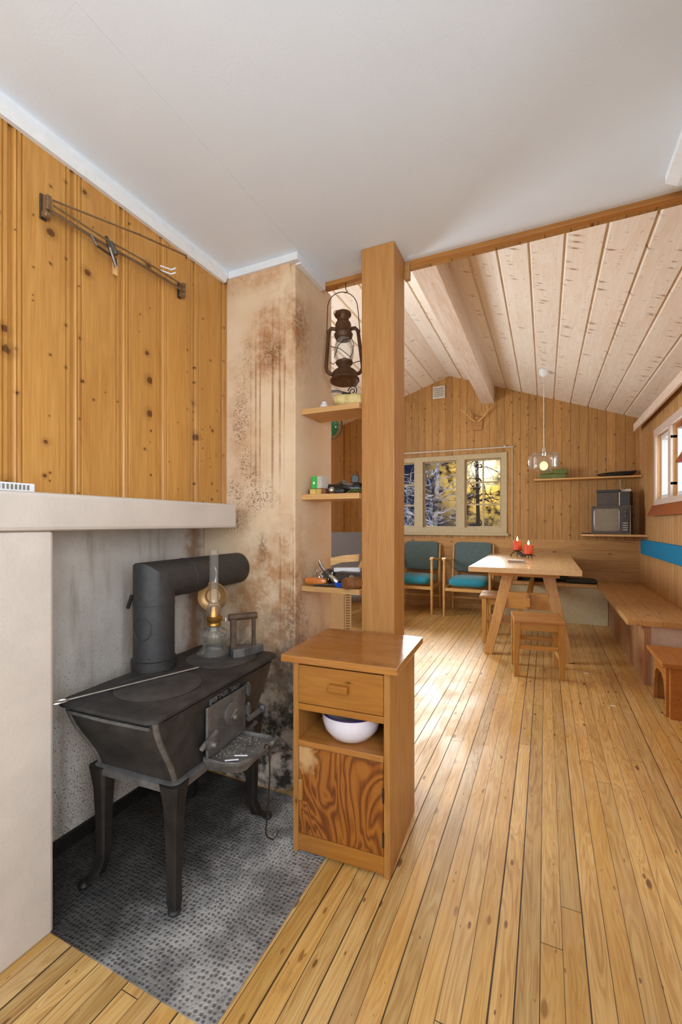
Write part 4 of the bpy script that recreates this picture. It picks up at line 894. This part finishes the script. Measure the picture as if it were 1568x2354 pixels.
# benches
bn = thing('wall_bench', 'long pine bench along the window wall', 'bench', (XR, 3.9, 0))
obj('seat', MB().box(-.485, 0, 0, 2.485, .437, .482), M['bench_top'], bn, bevel=.004)
obj('front_panel', MB().box(-.372, -.352, .03, 2.06, 0, .437), M['bench_panel'], bn, bevel=.002)
obj('end_panel', MB().box(-.352, 0, .03, .05, .0, .437), M['frame_pink'], bn)
obj('corner_post', MB().box(-.378, -.335, .015, .05, 0, .437), M['bench_panel'], bn, bevel=.003)
bk = thing('corner_bench', 'low bench with cream front panel along the back wall', 'bench', (0, 5.95, 0))
obj('seat', MB().box(-.52, .556, -.02, .435, .437, .477), M['bench_top'], bk, bevel=.003)
obj('front_panel', MB().box(-.50, .668, .01, .03, 0, .437), M['frame'], bk, bevel=.002)
tag(place(obj('bolster', MB().lathe([(.045, -.36), (.062, -.33), (.064, 0), (.062, .33), (.045, .36)], 20, (0, 0, .0), 'X'), M['dk_fab'], smooth=True), (-.10, 6.10, .541)), 'dark green bolster lying on the corner bench behind the table', 'bolster')
tag(place(obj('seat_pad', MB().puff(-.17, .17, -.17, .17, 0, .045, e=8), M['dk_fab'], smooth=True), (.40, 6.13, .477)), 'flat dark seat pad on the corner bench beside the bolster', 'cushion')
tag(obj('wall_cushion', MB().box(XR - .032, XR - .001, 3.95, 6.14, .845, 1.012), M['blue_band'], bevel=.008), 'long blue backrest cushion on the window wall above the bench', 'cushion')
# low stool at the right edge
ls = thing('low_stool', 'low honey-coloured stool with bracketed ends beside the window bench', 'stool', (.865, 3.50, 0))
obj('seat', MB().box(-.215, .175, -.235, .225, .318, .345), M['low_stool'], ls, bevel=.003)
for s_ in (-1, 1):
    obj('end_board', MB().box(-.17, .15, s_ * .195 - .014, s_ * .195 + .014, 0, .318), M['low_stool'], ls, bevel=.003)
br = [(-.18, .318), (-.18, .0), (-.155, .0), (-.15, .10), (-.125, .165), (-.11, .205), (-.06, .235), (.06, .235), (.11, .205), (.125, .165), (.15, .10), (.155, 0), (.18, 0), (.18, .318)]
m = MB()
def apron(x0, x1):
    a = [(x0, y_, z_) for y_, z_ in br]; b = [(x1, y_, z_) for y_, z_ in br]; n = len(br); vs = a + b
    top = lambda i: i
    fs = [(i, (i + 1) % n, (i + 1) % n + n, i + n) for i in range(n)]
    quads = [(0, 1, 2, 3), (0, 3, 4), (0, 4, 5), (0, 5, 6), (0, 6, 7, 13), (13, 7, 8), (13, 8, 9), (13, 9, 10), (13, 10, 11, 12)]
    for q in quads: fs.append(tuple(reversed(q))); fs.append(tuple(i + n for i in q))
    return MB().add(vs, fs)
obj('side_apron', apron(-.185, -.163), M['low_stool'], ls)

# candles
ch_ = thing('candle_holder', 'wrought-iron two-armed candle holder with scroll feet on the table', 'candle holder', (-.235, 5.55, TZ))
for cx, cy, hz in ((-.062, .05, .075), (.062, -.03, .035)):
    obj('cup', MB().lathe([(.001, hz), (.045, hz + .002), (.05, hz + .008), (.046, hz + .009), (.001, hz + .004)], 20, (cx, cy, 0)), M['black'], ch_, smooth=True)
    for a0 in (-1, 1):
        p = [(cx, cy, hz), (cx + a0 * .03, cy, hz - .012), (cx + a0 * .062, cy - .01, hz * .5), (cx + a0 * .075, cy - .012, .012), (cx + a0 * .058, cy - .012, .006)]
        if hz < .05:
            p = [(cx, cy, hz)] + [(cx + a0 * (.012 + .05 * i / 10) + a0 * .014 * math.sin(i * .7), cy - .01, .02 + .014 * math.cos(i * .75)) for i in range(11)]
        obj('scroll', MB().tube(p, .005, 6), M['wire'], ch_)
    obj('stem', MB().tube([(cx, cy, hz), (cx, cy - .005, .0)], .005, 6), M['wire'], ch_)
obj('bridge', MB().bar((-.062, .05, .07), (.0, .0, .012), .03, .006, (0, 1, 0)), M['wire'], ch_)
for (cx, cy, hz, lab) in ((-.062, .05, .084, 'red pillar candle standing higher, left arm of the holder'), (.062, -.03, .044, 'red pillar candle standing lower, right arm of the holder')):
    t = thing('candle', lab, 'candle', (-.235 + cx, 5.55 + cy, TZ + hz), 0, 'lit candles on the table')
    obj('wax', MB().lathe([(.046, 0), (.05, .004), (.05, .104), (.047, .108), (.038, .100), (.001, .098)], 28), M['wax'], t, smooth=True)
    obj('wick', MB().tube([(0, 0, .096), (.001, 0, .112)], .0018, 5), M['black'], t)
    obj('flame', MB().lathe([(.001, .104), (.010, .116), (.011, .125), (.007, .140), (.001, .160)], 14), M['flame'], t, smooth=True)
t = thing('matchbox', 'pale matchbox lying on the table in front of the candles', 'matchbox', (-.262, 4.78, TZ), R(-8)); obj('sleeve', MB().box(-.075, .075, -.045, .045, 0, .032), M['grey_card'], t, bevel=.002); obj('striker', MB().box(-.07, .07, -.0462, -.045, .006, .026), M['label'], t)

# pendant lamp
pl = thing('pendant_lamp', 'clear glass pendant lamp hanging over the table', 'pendant lamp', (-.012, 5.27, 0))
cz = ZR - SL * (-.012 - XRG)
obj('ceiling_cup', MB().lathe([(.05, cz + .005), (.048, cz - .04), (.02, cz - .075), (.006, cz - .08)], 20), M['paint_white'], pl, smooth=True)
obj('cord', MB().tube([(0, 0, cz - .075), (0, 0, 2.02)], .0045, 6), M['zinc'], pl)
obj('socket', MB().lathe([(.022, 1.93), (.028, 1.95), (.026, 2.0), (.012, 2.03)], 16), M['chrome'], pl, smooth=True)
pr = [(.02, 1.955), (.10, 1.965), (.145, 1.955), (.155, 1.93), (.152, 1.90), (.157, 1.87), (.152, 1.84), (.157, 1.815), (.152, 1.80), (.147, 1.80), (.150, 1.815), (.146, 1.84), (.150, 1.87), (.146, 1.90), (.149, 1.93), (.14, 1.948), (.10, 1.958), (.02, 1.95)]
obj('glass_shade', MB().lathe(pr, 40), M['lampglass'], pl, smooth=True)
obj('diffuser', MB().lathe([(.055, 1.79), (.085, 1.775), (.09, 1.762), (.07, 1.752), (.02, 1.748)], 28), M['lampglass'], pl, smooth=True)
obj('bulb', MB().ball((0, 0, 1.825), .042, .042, .05, 16, 8), M['bulb'], pl, smooth=True)

# upper shelf on back wall
tag(obj('wall_shelf', MB().box(-.13, 1.035, 6.18, YB, 1.748, 1.768), M['shelf'], bevel=.002), 'long pine shelf high on the back wall above the television', 'shelf')
for i, (z_, lab) in enumerate(((1.768, 'lower of two green boxes behind the pendant lamp'), (1.831, 'upper of two green boxes behind the pendant lamp'))):
    tag(place(obj('storage_box', MB().box(-.15, .15, -.08, .08, 0, .06), M['green_wire'], bevel=.004), (.09 + .012 * i, 6.29, z_), R(3 * i)), lab, 'box', 'green boxes on the long shelf')
m = MB()
for i in range(4): m.tube([(.19 * math.cos(a) + .01 * i, .07 * math.sin(a), .012 + .055 * (0.5 + .5 * math.sin(a * 1 + .4 * i)) * (1 if i % 2 else .7)) for a in [2 * PI * q / 26 for q in range(26)]], .006, 6, True)
m.box(-.08, .12, -.04, .04, 0, .03)
tag(place(obj('cable_coil', m, M['black']), (.78, 6.30, 1.768)), 'loose coil of black cable on the long wall shelf', 'cable')
# television corner
tag(obj('corner_shelf', MB().prism([(.40, YB), (.40, 6.02), (.52, 5.93), (XR, 5.86), (XR, YB)], 1.048, 1.070, 'XY'), M['shelf'], bevel=.003), 'corner shelf carrying the old television', 'shelf')
tv = thing('television', 'old tube television with brown case on the corner shelf', 'television', (.735, 6.13, 1.070), R(-17))
obj('case', MB().loft([[(x_, -.12, z_) for x_, z_ in ((-.19, .012), (.19, .012), (.19, .325), (-.19, .325))], [(x_, .10, z_) for x_, z_ in ((-.185, .012), (.185, .012), (.185, .32), (-.185, .32))], [(x_, .17, z_) for x_, z_ in ((-.13, .05), (.13, .05), (.13, .27), (-.13, .27))]]), M['tv_case'], tv, bevel=.006)
obj('bezel', MB().box(-.197, .197, -.142, -.12, .008, .330), M['tv_front'], tv, bevel=.01)
m = MB(); m.box(-.2, .2, -.145, -.138, .004, .334); 
fr_ = [(-.198, .006), (.198, .006), (.198, .332), (-.198, .332)]
m = MB(); m.tube([(x_, -.142, z_) for x_, z_ in fr_], .004, 6, True); obj('edge_trim', m, M['silver'], tv)
m = MB(); m.puff(-.172, .098, -.152, -.135, .035, .302, e=9, ez=9); obj('screen', m, M['screen'], tv, smooth=True)
obj('control_panel', MB().box(.112, .185, -.1455, -.141, .03, .305), M['black'], tv, bevel=.002)
for zz in (.262, .21): obj('knob', MB().lathe([(.018, -.160), (.020, -.1455)], 16, (.148, 0, zz), 'Y'), M['tv_front'], tv)
for i in range(4): obj('knob', MB().box(.125, .172, -.149, -.145, .05 + .026 * i, .058 + .026 * i), M['silver'], tv)
obj('base', MB().box(-.17, .17, -.1, .1, 0, .012), M['black'], tv)
rd = thing('radio', 'black radio standing on the television', 'radio', (.755, 6.13, 1.404), R(-17))
obj('case', MB().box(-.17, .17, -.10, .08, .002, .165), M['black'], rd, bevel=.005); obj('speaker_panel', MB().box(-.16, .055, -.1025, -.10, .012, .155), M['tin_dark'], rd); obj('chrome_strip', MB().box(.060, .068, -.103, -.10, .006, .16), M['chrome'], rd)
tag(place(obj('set_top_box', MB().box(-.12, .12, -.07, .07, 0, .028), M['black'], bevel=.004), (.69, 6.13, 1.569), R(-12)), 'flat black receiver box on top of the radio', 'receiver')
tag(place(obj('adapter', MB().box(-.05, .05, -.03, .03, 0, .032), M['frame_pink'], bevel=.004), (.866, 6.10, 1.569), R(-12)), 'small pale adapter beside the receiver on the radio', 'adapter')
tag(obj('remote_control', MB().box(-.10, .06, -.02, .02, 0, .014), M['black'], bevel=.003), 'black remote control lying left of the television', 'remote').location = (.50, 6.09, 1.0705)
tag(obj('loose_cable', MB().tube([(.84, YB - .02, 1.74), (.845, YB - .02, 1.62), (.85, YB - .02, 1.56), (.87, YB - .03, 1.40)], .003, 6), M['zinc']), 'thin pale cable running down the back wall to the radio', 'cable')

# back wall odds: vent, antlers, curtain rod
t = thing('wall_vent', 'square white vent high on the back wall left of the beam', 'vent', (-1.395, YB, 3.01)); obj('frame', MB().box(-.09, .09, -.02, 0, 0, .18), M['zinc'], t, bevel=.004)
m = MB()
for i in range(5): m.box(-.07, .07, -.024, -.0205, .025 + i * .028, .037 + i * .028)
obj('louvres', m, M['silver'], t)
t = thing('antlers', 'pair of small antlers mounted above the back windows', 'antlers', (-.86, YB - .03, 2.60)); obj('shield', MB().prism([(-.06, -.1), (.06, -.1), (.08, .06), (0, .1), (-.08, .06)], .0, .03, 'XZ'), M['stool_top'], t, bevel=.004)
for s_ in (-1, 1):
    m = MB(); m.tube([(s_ * .02, 0, .02), (s_ * .08, -.04, .06), (s_ * .15, -.06, .14), (s_ * .13, -.09, .24)], [.012, .011, .009, .003], 8); m.tube([(s_ * .08, -.04, .06), (s_ * .07, -.10, .12)], [.009, .003], 8); m.tube([(s_ * .15, -.06, .14), (s_ * .22, -.08, .20)], [.008, .003], 8); obj('antler', m, M['chair_wood'], t, smooth=True)
t = thing('curtain_rod', 'thin pale curtain rod above the back windows', 'curtain rod', (0, YB - .04, 2.24)); obj('rod', MB().tube([(-2.4, 0, .006), (-.39, 0, -.006)], .009, 8), M['zinc'], t)
for x_ in (-2.3, -.5): obj('bracket', MB().box(x_ - .01, x_ + .01, 0, .04, -.012, .02), M['zinc'], t)
# curtain pelmet on right wall
t = thing('curtain_pelmet', 'pale pine curtain pelmet above the window bench', 'pelmet', (XR, 0, 2.33)); obj('board', MB().box(-.085, -.06, 3.6, 6.25, -.035, .055), M['beam_white'], t, bevel=.003); obj('top_board', MB().box(-.062, 0, 3.6, 6.25, .03, .05), M['beam_white'], t)
obj('curtain_track', MB().box(-.04, -.025, 3.6, 6.2, .018, .03), M['darksteel'], t)
m = MB()
for i in range(10): m.ball((-.032, 6.1 - i * .07, .008), .012, seg=8, rings=5)
obj('gliders', m, M['paint_white'], t)
# wall lamp cut by right frame edge
wl = thing('wall_lamp', 'small brown wooden lamp in front of the right window, cut by the frame', 'lamp', (.985, 4.225, 0))
obj('shade', MB().lathe([(.055, 1.675), (.06, 1.685), (.02, 1.76), (.012, 1.76)], 24), M['red_wood'], wl, smooth=True)
obj('shade', MB().lathe([(.052, 1.945), (.056, 1.955), (.02, 2.02), (.012, 2.02)], 24), M['red_wood'], wl, smooth=True)
obj('stem', MB().tube([(0, 0, 1.75), (0, 0, 2.15), (0, 0, 2.36)], .006, 8), M['red_wood'], wl)
# paper scraps
for i, (x_, y_, lab) in enumerate(((.405, 3.375, 'tiny white paper scrap on floorboards near the low stool'), (.30, 4.02, 'tiny white paper scrap on floorboards right of the table leg'))):
    tag(place(obj('paper_scrap', MB().box(-.014, .014, -.008, .008, 0, .002), M['paper']), (x_, y_, 0), R(20 * i)), lab, 'paper', 'paper scraps on the floor')

# ------------------------------------------------------------------ outdoors: bare trees
def tree(name, label, loc, hgt, seed, mat, n=70, spread=1.0):
    rnd = random.Random(seed); m = MB()
    tr_ = [(0, 0, -1.5), (rnd.uniform(-.1, .1), 0, .5), (rnd.uniform(-.2, .2), 0, hgt * .6), (rnd.uniform(-.3, .3), 0, hgt)]
    m.tube(tr_, [.05, .045, .035, .015], 7)
    def branch(p, d, L, r, depth):
        pts = [p]; q = Vector(p); dd = Vector(d)
        for i in range(4):
            dd = (dd + Vector((rnd.gauss(0, .28), rnd.gauss(0, .2), rnd.gauss(.02, .25)))).normalized(); q = q + dd * (L / 4); pts.append(tuple(q))
        m.tube(pts, [r, r * .85, r * .65, r * .45, r * .2], 4)
        if depth > 0:
            for j in range(3):
                i = rnd.randint(1, 4); nd = (dd + Vector((rnd.gauss(0, .8), rnd.gauss(0, .5), rnd.gauss(.1, .6)))).normalized(); branch(pts[i], nd, L * rnd.uniform(.4, .7), r * .55, depth - 1)
    for i in range(n):
        u = rnd.uniform(0, 1); z_ = .3 + (hgt - .5) * u; a = rnd.uniform(0, 2 * PI)
        branch((rnd.uniform(-.05, .05), 0, z_), (math.cos(a), math.sin(a) * .6, rnd.uniform(-.15, .5)), rnd.uniform(.5, 1.1) * spread, .016, 2)
    o = obj(name, m, mat); o.location = loc; return tag(o, label, 'tree')
tree('bare_tree', 'snowy bare tree outside the left part of the back window', (-4.2, 11.2, 0), 3.6, 3, M['bark'], 60)
tree('bare_tree', 'snowy bare tree outside the middle back window', (-2.0, 8.6, 0), 3.6, 5, M['bark'], 62, .9)
tree('bare_tree', 'dark backlit tree outside the right back window', (-1.33, 10.2, 0), 4.2, 9, M['bark_dark'], 46, .8)

# ------------------------------------------------------------------ world
wd = bpy.data.worlds.new('sky'); bpy.context.scene.world = wd; wd.use_nodes = True
nt = wd.node_tree; nt.nodes.clear()
class W(N):
    def __init__(s): s.t = nt
k = W(); v = k.n('ShaderNodeTexCoord').outputs['Generated']; x, y, z = k.sep(v)
sund = Vector((-.115, 1.05, .115)).normalized()
dist = k.vm('DISTANCE', v, tuple(sund))
glow = k.mr(dist, .02, .16, 1., 0.); core = k.mr(k.math('ADD', dist, k.math('MULTIPLY', k.math('SUBTRACT', k.noise(v, 16, 3), .5), .09)), .004, .05, 1., 0.)
nz = k.noise(v, 38, 4, .6); leaf = k.mr(nz, .40, .58, 0., 1.)
nz2 = k.noise(k.vm('ADD', v, (4, 1, 2)), 20, 4, .6); gold2 = k.mr(nz2, .55, .63, 0., 1.)
dark_ = k.mix(k.noise(v, 50, 3), lin((12, 15, 26)), lin((48, 60, 90)))
forest = k.mix(k.math('MULTIPLY', gold2, k.mr(dist, .04, .15, .95, .02)), dark_, (.95, .55, .12, 1))
gl = k.mix(leaf, lin((70, 46, 16)), (1.5, .95, .2, 1))
forest = k.mix(glow, forest, gl)
forest = k.mix(k.math('MULTIPLY', core, k.math('ADD', .35, k.math('MULTIPLY', leaf, .65))), forest, (6, 5, 3, 1))
skyc = k.mix(k.mr(z, .2, .9), lin((216, 224, 232)), lin((176, 204, 240)))
hz = k.math('ADD', z, k.math('MULTIPLY', k.math('SUBTRACT', k.noise(v, 7, 4), .5), .12))
isback = k.mr(y, .55, .8); fm = k.math('MULTIPLY', k.mr(hz, .19, .27, 1., 0.), isback)
col = k.mix(fm, skyc, forest)
snow = k.mr(z, -.05, .02, 1., 0.); col = k.mix(k.math('MULTIPLY', snow, k.math('SUBTRACT', 1., isback)), col, lin((206, 212, 216)))
bg = nt.nodes.new('ShaderNodeBackground'); nt.links.new(col, bg.inputs[0]); bg.inputs[1].default_value = .7
ow = nt.nodes.new('ShaderNodeOutputWorld'); nt.links.new(bg.outputs[0], ow.inputs[0])

# ------------------------------------------------------------------ lights
def sun(name, d, e, ang, col):
    l = bpy.data.lights.new(name, 'SUN'); l.energy = e; l.angle = R(ang); l.color = col
    o = bpy.data.objects.new(name, l); C.objects.link(o); o.rotation_euler = Vector(d).to_track_quat('Z', 'Y').to_euler(); return o
def area(name, loc, d, sx, sy, p, col=(1, 1, 1), spread=180):
    l = bpy.data.lights.new(name, 'AREA'); l.shape = 'RECTANGLE'; l.size = sx; l.size_y = sy; l.energy = p; l.color = col; l.spread = R(spread)
    o = bpy.data.objects.new(name, l); C.objects.link(o); o.location = loc; o.rotation_euler = Vector(d).to_track_quat('-Z', 'Z').to_euler(); return o
sun('low_sun', (-.28, 1.0, .42), 9, 32, (1, .99, .97))
area('kitchen_window_light', ((KW[0] + KW[1]) / 2, -1.9, (KW[2] + KW[3]) / 2), (0, 1, 0), KW[1] - KW[0], KW[3] - KW[2], 39, (.80, .91, 1))
area('kitchen_side_window_light', (XK + .16, (KR[0] + KR[1]) / 2, (KR[2] + KR[3]) / 2), (-1, 0, 0), KR[1] - KR[0], KR[3] - KR[2], 58, (.82, .92, 1))
area('living_window_light', (XR + .16, 4.88, 1.765), (-1, 0, 0), 1.16, .66, 24, (.95, .98, 1))
area('living_left_fill_light', (XL - .16, 3.5, 1.55), (1, 0, 0), 1.8, 1.2, 128, (.86, .94, 1))  # added fill lamp at the unseen left opening, brightens the living room

# ------------------------------------------------------------------ camera
f = 1012.; cx, cy = 784., 1177.
cam = bpy.data.cameras.new('camera'); co = bpy.data.objects.new('camera', cam); C.objects.link(co)
cam.sensor_fit = 'VERTICAL'; cam.sensor_height = 36; cam.sensor_width = 24; cam.lens = f / 2354 * 36
cam.shift_y = (1203. - 1177.) / 2354; cam.clip_start = .02
co.location = (0, 0, 1.2); co.rotation_euler = (R(90), 0, math.atan((1253 - 784) / f))
sc = bpy.context.scene; sc.camera = co
sc.view_settings.view_transform = 'Standard'; sc.view_settings.look = 'None'; sc.view_settings.exposure = .42; sc.view_settings.gamma = 1; sc.view_settings.use_curve_mapping = False
sc.cycles.use_denoising = True; sc.cycles.adaptive_threshold = .02; sc.cycles.max_bounces = 8; sc.cycles.diffuse_bounces = 5; sc.cycles.transparent_max_bounces = 16; sc.cycles.sample_clamp_indirect = 6
sc.cycles.caustics_reflective = False; sc.cycles.caustics_refractive = False
